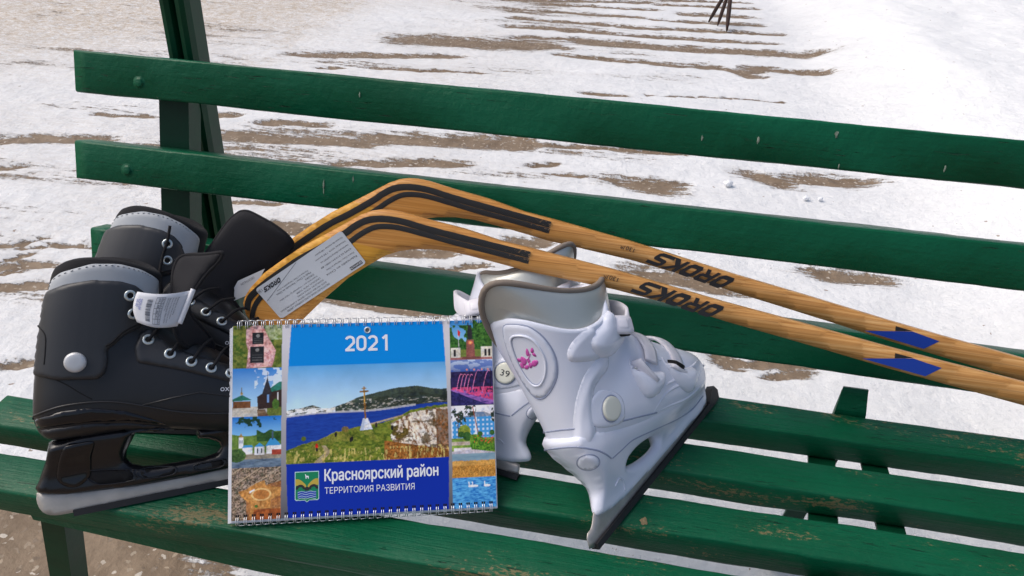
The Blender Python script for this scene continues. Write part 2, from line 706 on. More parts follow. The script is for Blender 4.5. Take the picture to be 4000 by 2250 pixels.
def prism(mb, poly, y0, y1, mi=0, smooth=False):
    """side outline (u, v) given a thickness from y0 to y1"""
    n = len(poly)
    V = [(p[0], y0, p[1]) for p in poly] + [(p[0], y1, p[1]) for p in poly]
    tri = geometry.tessellate_polygon([[Vector((p[0], p[1], 0)) for p in poly]])
    Fc = [tuple(t) for t in tri] + [tuple(i + n for i in reversed(t)) for t in tri]
    for i in range(n):
        j = (i + 1) % n
        Fc.append((i, j, j + n, i + n))
    return mb.add(V, Fc, mi, smooth)

def ribbon(mb, path, wvec, hw, th, mi=0, n=8):
    """a strap: rounded flat band along a path; wvec is its width direction (one or one per point)"""
    P = catmull(path, n)
    Wv = catmull(wvec, n) if isinstance(wvec, list) else [np.array(wvec, float)] * len(P)
    V, Fc = [], []
    sec = [(-1, -0.5), (-0.93, 0.5), (-0.5, 0.85), (0.5, 0.85), (0.93, 0.5), (1, -0.5), (0.9, -1), (-0.9, -1)]
    q = len(sec)
    for i, p in enumerate(P):
        t = P[min(i + 1, len(P) - 1)] - P[max(i - 1, 0)]
        t = t / np.linalg.norm(t)
        w = Wv[i] - t * np.dot(Wv[i], t)
        w = w / np.linalg.norm(w)
        nn = np.cross(w, t)
        for a, b in sec:
            V.append(p + w * a * hw + nn * b * th)
    for i in range(len(P) - 1):
        for k in range(q):
            k2 = (k + 1) % q
            Fc.append((i * q + k, i * q + k2, (i + 1) * q + k2, (i + 1) * q + k))
    Fc.append(tuple(range(q)))
    Fc.append(tuple((len(P) - 1) * q + k for k in range(q)))
    return mb.add(V, Fc, mi)

TEXT_CACHE = {}
def text_mesh(body, size, bold=0.0, shear=0.0, spacing=1.0):
    """flat filled lettering; the outlines are filled by winding number so that overlapping strokes merge"""
    key = (body, size, bold, shear, spacing)
    if key in TEXT_CACHE:
        return TEXT_CACHE[key]
    cu = bpy.data.curves.new("text", 'FONT')
    cu.body = body
    cu.size = size
    cu.shear = shear
    cu.offset = bold
    cu.space_character = spacing
    cu.resolution_u = 3
    cu.fill_mode = 'NONE'
    ob = bpy.data.objects.new("text", cu)
    COL.objects.link(ob)
    dg = bpy.context.evaluated_depsgraph_get()
    dg.update()
    me = bpy.data.meshes.new_from_object(ob.evaluated_get(dg))
    P = [tuple(v.co)[:2] for v in me.vertices]
    nxt = {}
    for e in me.edges:
        nxt.setdefault(e.vertices[0], []).append(e.vertices[1])
        nxt.setdefault(e.vertices[1], []).append(e.vertices[0])
    bpy.data.objects.remove(ob)
    bpy.data.curves.remove(cu)
    bpy.data.meshes.remove(me)
    loops, seen = [], set()
    for st in sorted(nxt):
        if st in seen:
            continue
        L, prev, cur = [st], None, st
        seen.add(st)
        while True:
            cand = [k for k in sorted(nxt[cur]) if k not in seen]
            if not cand:
                break
            cur = cand[0]
            L.append(cur)
            seen.add(cur)
        if len(L) > 2:
            loops.append([P[k] for k in L])
    # glyph by glyph: loops whose boxes touch belong together
    boxes = [(min(p[0] for p in L), max(p[0] for p in L)) for L in loops]
    order = sorted(range(len(loops)), key=lambda k: boxes[k][0])
    groups, hi = [], -1e9
    for k in order:
        if boxes[k][0] > hi - 1e-6 or not groups:
            groups.append([])
        groups[-1].append(k)
        hi = max(hi, boxes[k][1]) if len(groups[-1]) > 1 else boxes[k][1]
    V, Fc = [], []
    for g in groups:
        pts, edges = [], []
        for k in g:
            o = len(pts)
            pts += [Vector(p) for p in loops[k]]
            n = len(loops[k])
            edges += [(o + i, o + (i + 1) % n) for i in range(n)]
        vo, eo, fo, _, _, _ = geometry.delaunay_2d_cdt(pts, edges, [], 0, 1e-6)
        def wind(c):
            w = 0
            for k in g:
                L = loops[k]
                for i in range(len(L)):
                    (x0, y0), (x1, y1) = L[i], L[(i + 1) % len(L)]
                    if (y0 <= c[1]) != (y1 <= c[1]):
                        if x0 + (c[1] - y0) * (x1 - x0) / (y1 - y0) > c[0]:
                            w += 1 if y1 > y0 else -1
            return w
        o = len(V)
        V += [(v[0], v[1], 0.0) for v in vo]
        for f in fo:
            c = sum((vo[i] for i in f), Vector((0, 0))) / len(f)
            if wind(c) != 0:
                Fc.append(tuple(i + o for i in f))
    V = np.array(V) if V else np.zeros((0, 3))
    TEXT_CACHE[key] = (V, Fc)
    return V, Fc

def put_text(mb, body, o, ex, ey, w=None, h=None, bold=0.0, shear=0.0, mi=0, spacing=1.0):
    """text with its lower left corner at o, running along ex, upright along ey; scaled to width w and height h"""
    V, Fc = text_mesh(body, 1.0, bold, shear, spacing)
    if not len(V):
        return mb
    V = V - np.array((V[:, 0].min(), V[:, 1].min(), 0))
    W_, H_ = V[:, 0].max(), V[:, 1].max()
    sy = h / H_ if h else w / W_
    sx = w / W_ if w else sy
    o, ex, ey = np.array(o, float), np.array(ex, float), np.array(ey, float)
    P = o + V[:, :1] * sx * ex + V[:, 1:2] * sy * ey
    return mb.add([tuple(p) for p in P], Fc, mi, smooth=False)

def put_digits(mb, word, o, ex, ey, w, h, th=0.17, mi=0):
    """figures of even stroke width with squared-off curves, as one flat strip per stroke"""
    o, ex, ey = (np.array(a, float) for a in (o, ex, ey))
    nz = np.cross(ex, ey)
    n = len(word)
    cw = w / (n + 0.22 * (n - 1))
    asp = cw / h
    def arc(cx_, cy_, rx, ry, a0, a1, k=10):
        return [(cx_ + rx * math.cos(math.radians(a0 + (a1 - a0) * i / k)), cy_ + ry * math.sin(math.radians(a0 + (a1 - a0) * i / k))) for i in range(k + 1)]
    t = th / 2
    G = {'2': [arc(0.5, 1 - t - 0.20, 0.5 - t, 0.20, 165, 0) + [(1 - t, 0.66), (0.92, 0.55), (t + 0.03, t)], [(0, t), (1, t)]],
         '0': [arc(0.5, 0.70, 0.5 - t, 0.30 - t, 180, 0) + arc(0.5, 0.30, 0.5 - t, 0.30 - t, 0, -180) + [(t, 0.70)]],
         '1': [[(0.74, 0), (0.74, 1)], [(0.74 - t * 0.4, 1 - t * 0.8), (0.34, 0.76)]]}
    for i, c in enumerate(word):
        for si, path in enumerate(G[c]):
            P = [np.array((p[0] * asp, p[1])) for p in path]
            tt = t * 0.82
            L, R_ = [], []
            for k, p in enumerate(P):
                d0 = P[k] - P[k - 1] if k > 0 else P[1] - P[0]
                d1_ = P[k + 1] - P[k] if k < len(P) - 1 else P[-1] - P[-2]
                d0, d1_ = d0 / np.linalg.norm(d0), d1_ / np.linalg.norm(d1_)
                d = d0 + d1_
                d = d / np.linalg.norm(d)
                nn = np.array((-d[1], d[0]))
                m_ = tt / max(0.5, abs(np.dot(nn, np.array((-d1_[1], d1_[0])))))
                L.append(p + nn * m_)
                R_.append(p - nn * m_)
            V = []
            for q in L + R_:
                V.append(o + ex * (i * cw * 1.22 + q[0] * h) + ey * (q[1] * h) + nz * (0.00002 * si))
            k = len(P)
            mb.add([tuple(v) for v in V], [(j, j + 1, k + j + 1, k + j) for j in range(k - 1)], mi, False)
    return mb

# ------------------------------------------------------------------ noise for fields and prints
def vnoise(x, y, seed=0, oct=4, rough=0.5):
    """fractal value noise on arrays"""
    tot = np.zeros_like(x, float)
    amp, nrm = 1.0, 0.0
    r = np.random.default_rng(seed)
    tab = r.random((256, 256))
    for o in range(oct):
        f = 2.0 ** o
        X, Y = x * f + 17.3 * o, y * f + 9.1 * o
        xi, yi = np.floor(X).astype(int), np.floor(Y).astype(int)
        fx, fy = X - xi, Y - yi
        fx, fy = fx * fx * (3 - 2 * fx), fy * fy * (3 - 2 * fy)
        g = lambda a, b: tab[a & 255, b & 255]
        v = (g(xi, yi) * (1 - fx) + g(xi + 1, yi) * fx) * (1 - fy) + (g(xi, yi + 1) * (1 - fx) + g(xi + 1, yi + 1) * fx) * fy
        tot += amp * v
        nrm += amp
        amp *= rough
    return tot / nrm

def sst(x, a, b):
    t = np.clip((x - a) / (b - a), 0, 1)
    return t * t * (3 - 2 * t)

# ------------------------------------------------------------------ ground: wet sandy soil under trodden snow
GZ = -0.43
BARE = [ (-0.06,4.61,0.84,4.88,0.047), (0.98,5.01,1.49,5.10,0.038), (0.17,4.59,0.87,4.67,0.046), (0.96,4.85,1.52,4.93,0.042), (0.19,4.39,0.80,4.42,0.048), (1.13,4.62,1.43,4.66,0.056), (0.07,4.16,0.61,4.17,0.049), (0.93,4.40,1.48,4.47,0.047), (0.06,3.93,0.56,3.99,0.041), (0.71,4.16,1.09,4.19,0.048), (1.11,4.22,1.60,4.28,0.044), (0.41,3.94,1.54,4.04,0.049), (0.09,3.72,0.48,3.78,0.042), (0.54,3.74,1.74,3.84,0.078), (0.12,3.56,0.34,3.59,0.055), (0.46,3.45,1.39,3.45,0.044), (1.19,3.46,1.38,3.38,0.051), (1.39,3.51,1.72,3.48,0.055), (0.61,2.85,0.74,2.86,0.031), (0.88,2.91,1.48,3.00,0.011), (0.34,2.23,0.44,2.20,0.032), (0.49,2.19,1.00,2.23,0.024), (0.43,1.99,0.51,2.01,0.021), (0.54,1.93,0.63,1.94,0.019), (0.64,1.95,0.75,1.96,0.009), (0.85,1.93,0.92,1.92,0.066), (0.93,1.97,1.00,1.97,0.015), (1.02,1.97,1.05,1.97,0.015), (1.29,2.10,1.36,2.07,0.042), (1.49,2.12,1.59,2.13,0.053), (-0.87,3.04,-0.19,3.21,0.055), (-0.28,3.49,0.12,3.56,0.150), (-0.46,2.93,-0.19,2.98,0.031), (-0.15,2.99,0.03,3.00,0.025), (-0.71,2.85,-0.64,2.87,0.028), (-1.31,2.03,-1.09,2.06,0.015), (-0.89,2.12,-0.78,2.17,0.025), (-0.63,2.12,-0.46,2.16,0.032), (-1.48,1.71,-1.16,1.80,0.042), (-0.78,1.95,-0.24,2.04,0.054), (-0.15,2.10,0.35,2.16,0.063), (-0.19,1.83,0.15,1.93,0.035), (-1.31,1.51,-1.24,1.53,0.031), (-0.48,1.45,-0.30,1.47,0.016), (-0.22,1.32,-0.11,1.34,0.043), (-0.95,1.06,-0.88,1.08,0.017), (-0.93,1.06,-0.83,1.12,0.014), (-0.86,1.06,-0.70,1.10,0.011), (-0.86,0.99,-0.81,1.03,0.008), (-0.85,0.95,-0.77,0.98,0.024), (-0.83,0.91,-0.77,0.94,0.011), (-0.77,0.84,-0.67,0.89,0.027), (-0.55,0.58,-0.52,0.59,0.020), (-0.23,1.34,-0.14,1.35,0.039), (0.12,1.25,0.27,1.30,0.029), (0.37,1.37,0.55,1.45,0.027), (0.26,1.19,0.40,1.26,0.017), (0.07,1.00,0.38,1.02,0.026), (0.88,1.33,1.06,1.31,0.043), (1.37,1.44,1.52,1.45,0.035), (1.03,0.97,1.08,0.96,0.025), (1.15,0.97,1.26,0.98,0.019), (1.20,0.93,1.24,0.94,0.020) ]
def axis_coords(lo, hi, step, far_lo, far_hi):
    mid = list(np.arange(lo, hi + 1e-6, step))
    out, s_, x = [], step, hi
    while x < far_hi:
        s_ *= 1.35
        x += s_
        out.append(x)
    a, s_, x = [], step, lo
    while x > far_lo:
        s_ *= 1.35
        x -= s_
        a.append(x)
    return np.array(a[::-1] + mid + out)

def build_ground():
    gx = axis_coords(-3.2, 4.2, 0.016, -80, 80)
    gy = axis_coords(-0.1, 6.4, 0.016, -60, 120)
    X, Y = np.meshgrid(gx, gy)
    wx = X + 0.16 * (vnoise(X * 5, Y * 5, 1) - 0.5)
    wy = Y + 0.07 * (vnoise(X * 4, Y * 6, 2) - 0.5)
    bare = np.zeros_like(X)
    for x0, y0, x1, y1, w in BARE:
        d = np.array((x1 - x0, y1 - y0))
        L = max(np.hypot(*d), 1e-3)
        d = d / L
        rx, ry = wx - x0, wy - y0
        t = rx * d[0] + ry * d[1]
        s_ = -rx * d[1] + ry * d[0]
        over = np.maximum(np.maximum(-t, t - L), 0)
        w = max(w * (0.80 if y0 > 2.5 else 0.95), 0.011)
        dd = np.sqrt((over / (2.2 * w)) ** 2 + (s_ / w) ** 2)
        bare = np.maximum(bare, np.clip(0.86 - 0.40 * dd, 0, 0.80))          # 0.5 on the outline
    # bare gravelly soil in front of the bench's left leg
    soil = 0.5 + np.minimum((0.17 + 0.35 * (vnoise(X * 5, Y * 5, 5) - 0.5)) - (X + 0.55 * (Y - 0.15)) * 0.9, (0.27 - Y) * 3) * 2.2
    bare = np.maximum(bare, np.clip(soil, 0, 0.9))
    # scattered streaks between the patches, on the trodden side
    st = vnoise(X * 1.1 + 0.2 * Y, Y * 9.0 - 0.7 * X, 7, 4, 0.55)
    tro = sst(X, 1.5, 0.9) * sst(Y, 0.5, 0.9)
    bare = np.maximum(bare, (0.30 + (st - 0.60) * 1.2) * tro)
    # crossbars of the swept path: regular thin ridges of snow towards the back
    bare = np.maximum(bare, 0.85 * sst(Y, 0.0, -0.25))     # unseen trodden soil before the bench, added to cut light bounced onto slat fronts
    snow = 1.0 - bare
    # dirt tracked from the road, upper left
    line = (Y - 3.0) - (-0.66) * 0 - 0.30 * (X + 1.4)
    sand = sst((Y - 2.55) - 0.55 * (X + 2.2), -0.5, 1.1) * sst(X, -0.6, -1.5) * (0.75 + 0.7 * vnoise(X * 1.5, Y * 2.2, 21))
    trk = np.exp(-(((X + 1.05) - 0.02 * np.sin(Y * 5) + 0.0 * Y) / 0.10) ** 2) * sst(Y, 2.5, 2.9)
    sand = np.clip(sand + 0.42 * tro * sst(X, 0.9, -0.3) * vnoise(X * 1.6, Y * 3.2, 24) + 0.35 * trk * (vnoise(X * 20, Y * 20, 23) > 0.5), 0, 1)
    cov = sst(snow, 0.40, 0.62)
    bank = sst(X + 0.18 * (vnoise(X * 1.3, Y * 1.3, 9) - 0.5) - 0.02 * Y, 1.58, 2.25)
    rise = bank * (0.10 + 0.10 * vnoise(X * 1.1, Y * 1.1, 31, 3) + 0.04 * vnoise(X * 4, Y * 4, 32, 3))
    Zz = GZ + cov * (0.004 + 0.010 * vnoise(X * 9, Y * 14, 41, 4)) + rise + 0.006 * (vnoise(X * 30, Y * 30, 42, 3) - 0.5) * (1 - bank * 0.4)
    Zz += 0.004 * (1 - cov) * (vnoise(X * 60, Y * 60, 43, 2) - 0.5)
    ny, nx = X.shape
    V = np.stack([X, Y, Zz], -1).reshape(-1, 3)
    i = np.arange(ny * nx).reshape(ny, nx)
    Fq = np.stack([i[:-1, :-1], i[:-1, 1:], i[1:, 1:], i[1:, :-1]], -1).reshape(-1, 4)
    me = bpy.data.meshes.new("ground")
    me.vertices.add(len(V))
    me.vertices.foreach_set("co", V.ravel())
    me.loops.add(Fq.size)
    me.loops.foreach_set("vertex_index", Fq.ravel().astype(np.int32))
    me.polygons.add(len(Fq))
    me.polygons.foreach_set("loop_start", np.arange(0, Fq.size, 4, dtype=np.int32))
    me.polygons.foreach_set("use_smooth", np.ones(len(Fq), bool))
    me.update(calc_edges=True)
    for nm, arr in (("snow", snow), ("sand", sand), ("bank", bank)):
        a = me.attributes.new(nm, 'FLOAT', 'POINT')
        a.data.foreach_set("value", arr.ravel().astype(np.float32))
    t = NT("snowy_ground")
    w = t.coord()
    sn, sa, bk = t.attr("snow"), t.attr("sand"), t.attr("bank")
    fine = t.noise(w, 38, 6, 0.65)
    mp = t.n("ShaderNodeMapping")
    mp.inputs["Rotation"].default_value = (0, 0, -0.09)
    mp.inputs["Scale"].default_value = (5, 44, 20)
    tc_ = t.n("ShaderNodeTexCoord")
    t.l(tc_.outputs["Object"], mp.inputs["Vector"])
    fine2 = t.noise(mp.outputs[0], 1.5, 6, 0.70)
    fine3 = t.noise(w, 150, 3, 0.6)
    f = t.math('ADD', sn, t.math('MULTIPLY', t.math('SUBTRACT', fine, 0.5), 0.55))
    f = t.math('ADD', f, t.math('MULTIPLY', t.math('SUBTRACT', fine2, 0.5), 1.0))
    f = t.math('ADD', f, t.math('MULTIPLY', t.math('SUBTRACT', fine3, 0.5), 0.35))
    cov = t.sstep(f, 0.43, 0.60)
    # soil with pale grit
    n1 = t.noise(w, 16, 5, 0.6)
    soil = t.ramp(n1, [(0.3, (0.150, 0.106, 0.068)), (0.7, (0.255, 0.190, 0.128))])
    vo = t.n("ShaderNodeTexVoronoi")
    vo.inputs["Scale"].default_value = 72
    vo.inputs["Randomness"].default_value = 1.0
    wv = t.n("ShaderNodeMix", data_type='VECTOR')
    wv.inputs[0].default_value = 0.025
    wz = t.n("ShaderNodeTexNoise")
    wz.inputs["Scale"].default_value = 60
    wz.inputs["Detail"].default_value = 4
    t.l(w, wz.inputs["Vector"])
    t.l(w, wv.inputs[4])
    t.l(wz.outputs["Color"], wv.inputs[5])
    t.l(wv.outputs[1], vo.inputs["Vector"])
    gs = t.n("ShaderNodeSeparateColor")
    t.l(vo.outputs["Color"], gs.inputs[0])
    grit = t.math('MULTIPLY', t.math('LESS_THAN', vo.outputs["Distance"], 0.34), t.math('GREATER_THAN', gs.outputs[0], 0.48))
    gcol = t.ramp(gs.outputs[1], [(0.0, (0.16, 0.12, 0.085)), (0.5, (0.36, 0.29, 0.21)), (1.0, (0.56, 0.51, 0.44))])
    soil = t.mix(t.math('MULTIPLY', grit, 0.9), soil, gcol)
    # snow, a little dirty where trodden, sandy towards the road
    n2 = t.math('ADD', t.math('MULTIPLY', t.noise(t.coord((1, 2.2, 1)), 2.6, 5, 0.6), 0.6), t.math('MULTIPLY', t.noise(t.coord((1, 2.5, 1)), 19, 5, 0.65), 0.4))
    clean = t.ramp(n2, [(0.3, (0.62, 0.628, 0.635)), (0.7, (0.74, 0.745, 0.745))])
    snowc = t.mix(bk, clean, (0.77, 0.775, 0.77))
    slush = t.math('MULTIPLY', t.sstep(t.math('SUBTRACT', 0.86, f), 0.0, 0.4), 0.20)
    snowc = t.mix(slush, snowc, (0.42, 0.38, 0.34))
    sdn = t.math('ADD', t.math('MULTIPLY', t.noise(t.coord((1, 3, 1)), 22, 5, 0.7), 0.55), t.math('MULTIPLY', t.noise(w, 110, 3, 0.7), 0.45))
    sf = t.math('MULTIPLY', sa, t.sstep(sdn, 0.36, 0.62))
    snowc = t.mix(t.math('MULTIPLY', sf, 0.9), snowc, (0.40, 0.305, 0.20))
    sp = t.n("ShaderNodeTexVoronoi")
    sp.inputs["Scale"].default_value = 30
    wob = t.n("ShaderNodeMix", data_type='VECTOR')
    wob.inputs[0].default_value = 0.02
    wn_ = t.n("ShaderNodeTexNoise")
    wn_.inputs["Scale"].default_value = 90
    t.l(w, wn_.inputs["Vector"])
    t.l(w, wob.inputs[4])
    t.l(wn_.outputs["Color"], wob.inputs[5])
    t.l(wob.outputs[1], sp.inputs["Vector"])
    spc = t.n("ShaderNodeSeparateColor")
    t.l(sp.outputs["Color"], spc.inputs[0])
    rad = t.math('MULTIPLY', t.math('POWER', spc.outputs[0], 9.0), 0.17)
    spk = t.math('LESS_THAN', sp.outputs["Distance"], rad)
    snowc = t.mix(t.math('MULTIPLY', spk, 0.75), snowc, (0.20, 0.13, 0.08))
    t.base(t.mix(cov, soil, snowc))
    t.rough(t.math('ADD', t.math('MULTIPLY', cov, 0.25), 0.60))
    t.b.inputs["Specular IOR Level"].default_value = 0.25
    h = t.math('ADD', t.math('MULTIPLY', cov, 0.45), t.math('MULTIPLY', t.noise(w, 24, 6, 0.6), 1.3))
    h = t.math('ADD', h, t.math('MULTIPLY', grit, 0.35))
    t.bump(h, 0.8, 0.008)
    me.materials.append(t.m)
    o = bpy.data.objects.new("ground", me)
    COL.objects.link(o)
    tag(o, kind="structure")
build_ground()

# lumps of snow lying on the ground behind the bench
def lump(x, y, r, seed):
    rr = random.Random(seed)
    bm = bmesh.new()
    bmesh.ops.create_icosphere(bm, subdivisions=3, radius=1)
    ph = [rr.uniform(0, 6.28) for _ in range(6)]
    for v in bm.verts:
        c = v.co.copy()
        k = 1 + 0.16 * math.sin(3.1 * c.x + ph[0]) * math.cos(2.7 * c.y + ph[1]) + 0.12 * math.sin(5.3 * c.z + ph[2] + 3 * c.x) + 0.07 * math.sin(9 * c.y + ph[3])
        v.co = Vector((c.x * r * k * 1.2, c.y * r * k, c.z * r * k * 0.8))
    mb = MB()
    mb.add([v.co for v in bm.verts], [tuple(v.index for v in f.verts) for f in bm.faces])
    bm.free()
    o = mb.build("snow_lump", M['snow_lump'])
    o.location = (x, y, GZ + 0.016 + r * 0.45)
    return o
M['snow_lump'] = simple("packed_snow", (0.80, 0.81, 0.83), 0.75, 0.0, (60, 0.6, 0.004))

# ------------------------------------------------------------------ bench
X0, X1 = -0.004, 2.05
bench = empty("park_bench", Matrix.Translation((0.1, 0.13, GZ)),
              "long green painted slatted wooden park bench with worn seat carrying skates and sticks", "bench")
BI = bench.matrix_world.inverted()

def bparent(o):
    o.parent = bench
    o.matrix_parent_inverse = BI
    return o

def slat(name, mat, y, z, ey, ez, wy, hz, x0, x1, seed, lab=None, dz=0.0, taper=0.0):
    """hand planed bar: its top front edge runs from x0 to x1 through (y, z)"""
    rr = np.random.default_rng(seed)
    b = 0.0035
    sec = []
    for (cx_, cz_, a0) in ((wy - b, -b, 0), (wy - b, -hz + b, -90), (b, -hz + b, -180), (b, -b, -270)):
        for k in range(3):
            an = math.radians(90 + a0 - 45 * k)
            sec.append((cx_ + b * math.cos(an), cz_ + b * math.sin(an)))
    sec = sec[::-1]
    xs = np.linspace(x0, x1, 110)
    V, Fc = [], []
    q = len(sec)
    wob = np.cumsum(rr.normal(0, 1, (110, q)), 0)
    k5 = np.ones(7) / 7
    wob = np.stack([np.convolve(rr.normal(0, 0.0011, 110), k5, 'same') for _ in range(q)], 1)
    for i, x in enumerate(xs):
        t = (x - x0) / (x1 - x0)
        for k, (a, c) in enumerate(sec):
            s_ = 1.0 - taper * (1 - t)
            aa, cc = a, c * s_
            ww = wob[i, k]
            V.append((x, y + ey[0] * (aa + ww) + ez[0] * (cc + ww), z + ey[1] * (aa + ww) + ez[1] * (cc + ww) + dz * (0.5 - (x - 0.0) / 1.1)))
    for i in range(len(xs) - 1):
        for k in range(q):
            k2 = (k + 1) % q
            Fc.append((i * q + k, i * q + k2, (i + 1) * q + k2, (i + 1) * q + k))
    Fc.append(tuple(range(q)))
    Fc.append(tuple((len(xs) - 1) * q + k for k in range(q)))
    mb = MB()
    mb.add(V, Fc)
    o = mb.build(name, mat)
    bparent(o)
    if lab:
        o["label"] = lab
    return o
tl = math.radians(18.77)
bx, bz = (math.cos(tl), -math.sin(tl)), (math.sin(tl), math.cos(tl))
sA = slat("back_slat", M['green'], 0.4088, 0.3807, bx, bz, 0.0396, 0.0571, X0, X1, 1)
sB = slat("back_slat", M['green'], 0.3662, 0.2639, bx, bz, 0.0396, 0.0571, X0 - 0.004, X1, 2, taper=0.05)
sC = slat("back_slat", M['green'], 0.3322, 0.1345, bx, bz, 0.0396, 0.0571, X0 + 0.008, X1, 3, dz=0.015)
slat("seat_slat", M['green_seat'], 0.2639, 0.0011, (1, 0), (0, 1), 0.0537, 0.0391, X0, X1, 4)
slat("seat_slat", M['green_seat'], 0.1624, 0.0007, (1, 0), (0, 1), 0.0537, 0.0391, X0, X1, 5)
sF = slat("seat_slat", M['green_worn'], 0.0654, 0.0004, (1, 0), (0, 1), 0.0537, 0.0391, X0 - 0.006, X1, 6, "seat slat with the paint worn through to pale wood")
slat("seat_slat", M['green_worn'], -0.0281, 0.0, (1, 0), (0, 1), 0.0537, 0.0391, X0 - 0.006, X1, 7, "seat slat with the paint worn through to pale wood")

# apron board under the front slat
mb = MB()
V = []
for x, zb in ((0.118, -0.0515), (0.40, -0.0752), (1.2, -0.0850), (2.05, -0.088)):
    V += [(x, -0.0235, -0.0405), (x, -0.0235, zb), (x, 0.010, zb), (x, 0.010, -0.0405)]
Fc = []
for i in range(3):
    for k in range(4):
        k2 = (k + 1) % 4
        Fc.append((i * 4 + k, i * 4 + k2, i * 4 + 4 + k2, i * 4 + 4 + k))
Fc += [(0, 1, 2, 3), (12, 13, 14, 15)]
mb.add(V, Fc, smooth=False)
bparent(mb.build("apron_board", M['green']))

def angle_iron(p, q, ex, ey, w=0.032, d=0.030, th=0.004):
    """L profile from p to q; one flange along ex, one along ey"""
    p, q, ex, ey = (np.array(a, float) for a in (p, q, ex, ey))
    sec = [(0, 0), (w, 0), (w, th), (th, th), (th, d), (0, d)]
    V = [tuple(o + ex * a + ey * b) for o in (p, q) for a, b in sec]
    Fc = [tuple(range(6)), tuple(range(6, 12))] + [(k, (k + 1) % 6, 6 + (k + 1) % 6, 6 + k) for k in range(6)]
    mb = MB()
    mb.add(V, Fc, smooth=False)
    return mb

# left leg frame: front leg, rear leg, seat bearer, back support
bparent(angle_iron((0.1545, -0.019, -0.0525), (0.075, -0.030, GZ - 0.02), (-1, 0, 0), (0, 1, 0), 0.031, 0.030).build("leg", M['green_metal']))
bparent(angle_iron((0.125, 0.345, -0.046), (0.10, 0.40, GZ - 0.02), (-1, 0, 0), (0, 1, 0), 0.031, 0.030).build("leg", M['green_metal']))
bparent(angle_iron((0.150, 0.012, -0.0405), (0.128, 0.39, -0.0405), (-1, 0, 0), (0, 0, -1), 0.033, 0.03).build("seat_bearer", M['green_metal']))
d_ = np.array((0, math.sin(tl), math.cos(tl)))
n_ = np.array((0, math.cos(tl), -math.sin(tl)))
pb = np.array((0, 0.332, 0.1345)) + n_ * 0.0425
bparent(angle_iron(np.array((0.133, 0, 0)) + pb + d_ * (-0.20), np.array((0.136, 0, 0)) + pb + d_ * 0.235, (-1, 0, 0), n_, 0.046, 0.032, 0.004).build("back_support", M['green_metal']))
# middle and right frames
for xa in (1.095, 1.99):
    bparent(angle_iron((xa - 0.035, 0.012, -0.0405), (xa + 0.018, 0.345, -0.0405), (-1, 0, 0), (0, 0, -1), 0.036, 0.03).build("seat_bearer", M['green_metal']))
    bparent(angle_iron((xa + 0.062, 0.012, -0.0405), (xa + 0.078, 0.345, -0.0405), (-1, 0, 0), (0, 0, -1), 0.034, 0.03).build("seat_bearer", M['green_metal']))
    for yy, y2 in ((0.02, -0.03), (0.33, 0.39)):
        bparent(angle_iron((xa + 0.04, yy, -0.072), (xa + 0.03, y2, GZ - 0.02), (-1, 0, 0), (0, 1, 0)).build("leg", M['green_metal']))
# bent steel strap standing up behind the seat
mb = MB()
prof_yz = [(0.3215, -0.012), (0.3225, 0.004), (0.331, 0.030), (0.3345, 0.0345), (0.339, 0.033), (0.351, 0.004), (0.366, -0.045), (0.385, -0.12)]
V, Fc = [], []
for (y, z) in prof_yz:
    V += [(1.1020 + (y - 0.33) * 0.35, y, z), (1.1370 + (y - 0.33) * 0.1 + max(0, 0.03 - z) * 0.16, y, z)]
n = len(prof_yz)
for i, (y, z) in enumerate(prof_yz):
    a = np.array(prof_yz[max(i - 1, 0)])
    b = np.array(prof_yz[min(i + 1, n - 1)])
    t = (b - a) / np.linalg.norm(b - a)
    nn = (t[1], -t[0])
    for k in (0, 1):
        p = V[2 * i + k]
        V.append((p[0], p[1] + nn[0] * 0.003, p[2] + nn[1] * 0.003))
for i in range(n - 1):
    a, b = 2 * i, 2 * n + 2 * i
    Fc += [(a, a + 1, a + 3, a + 2), (b, b + 2, b + 3, b + 1), (a, a + 2, b + 2, b), (a + 1, b + 1, b + 3, a + 3)]
Fc += [(0, 2 * n, 2 * n + 1, 1), (2 * n - 2, 2 * n - 1, 4 * n - 1, 4 * n - 2)]
mb.add(V, Fc, smooth=False)
bparent(mb.build("steel_strap", M['green']))
if True:
    xa = 1.12
    for o_ in (np.array((xa, 0, 0)), np.array((1.99, 0, 0))):
        bparent(angle_iron(o_ + pb + d_ * (-0.20) + n_ * 0.0, o_ + pb + d_ * 0.235, (-1, 0, 0), n_, 0.046, 0.032, 0.004).build("back_support", M['green_metal'])) if o_[0] > 1.5 else None

fn = (0, -math.cos(tl), math.sin(tl))
bpy.context.view_layer.update()
def face_pt(yz, drop, out=0.0004):
    return (yz[0] - math.sin(tl) * drop - math.cos(tl) * out, yz[1] - math.cos(tl) * drop + math.sin(tl) * out)
for sl, yz, x, dr in ((sA, (0.4088, 0.3807), 0.093, 0.036), (sB, (0.3662, 0.2639), 0.072, 0.034), (sC, (0.3322, 0.1395), 0.09, 0.03)):
    y, z = face_pt(yz, dr)
    mb = MB()
    dome(mb, (0, 0, 0), fn, 0.0062, 0.0028, rings=((1.6, -0.1), (1.3, 0.15), (1.0, 0.3), (0.95, 0.8), (0.7, 1.0)))
    o = mb.build("bolt_head", M['green'], sl)
    o.location = (x, y, z)

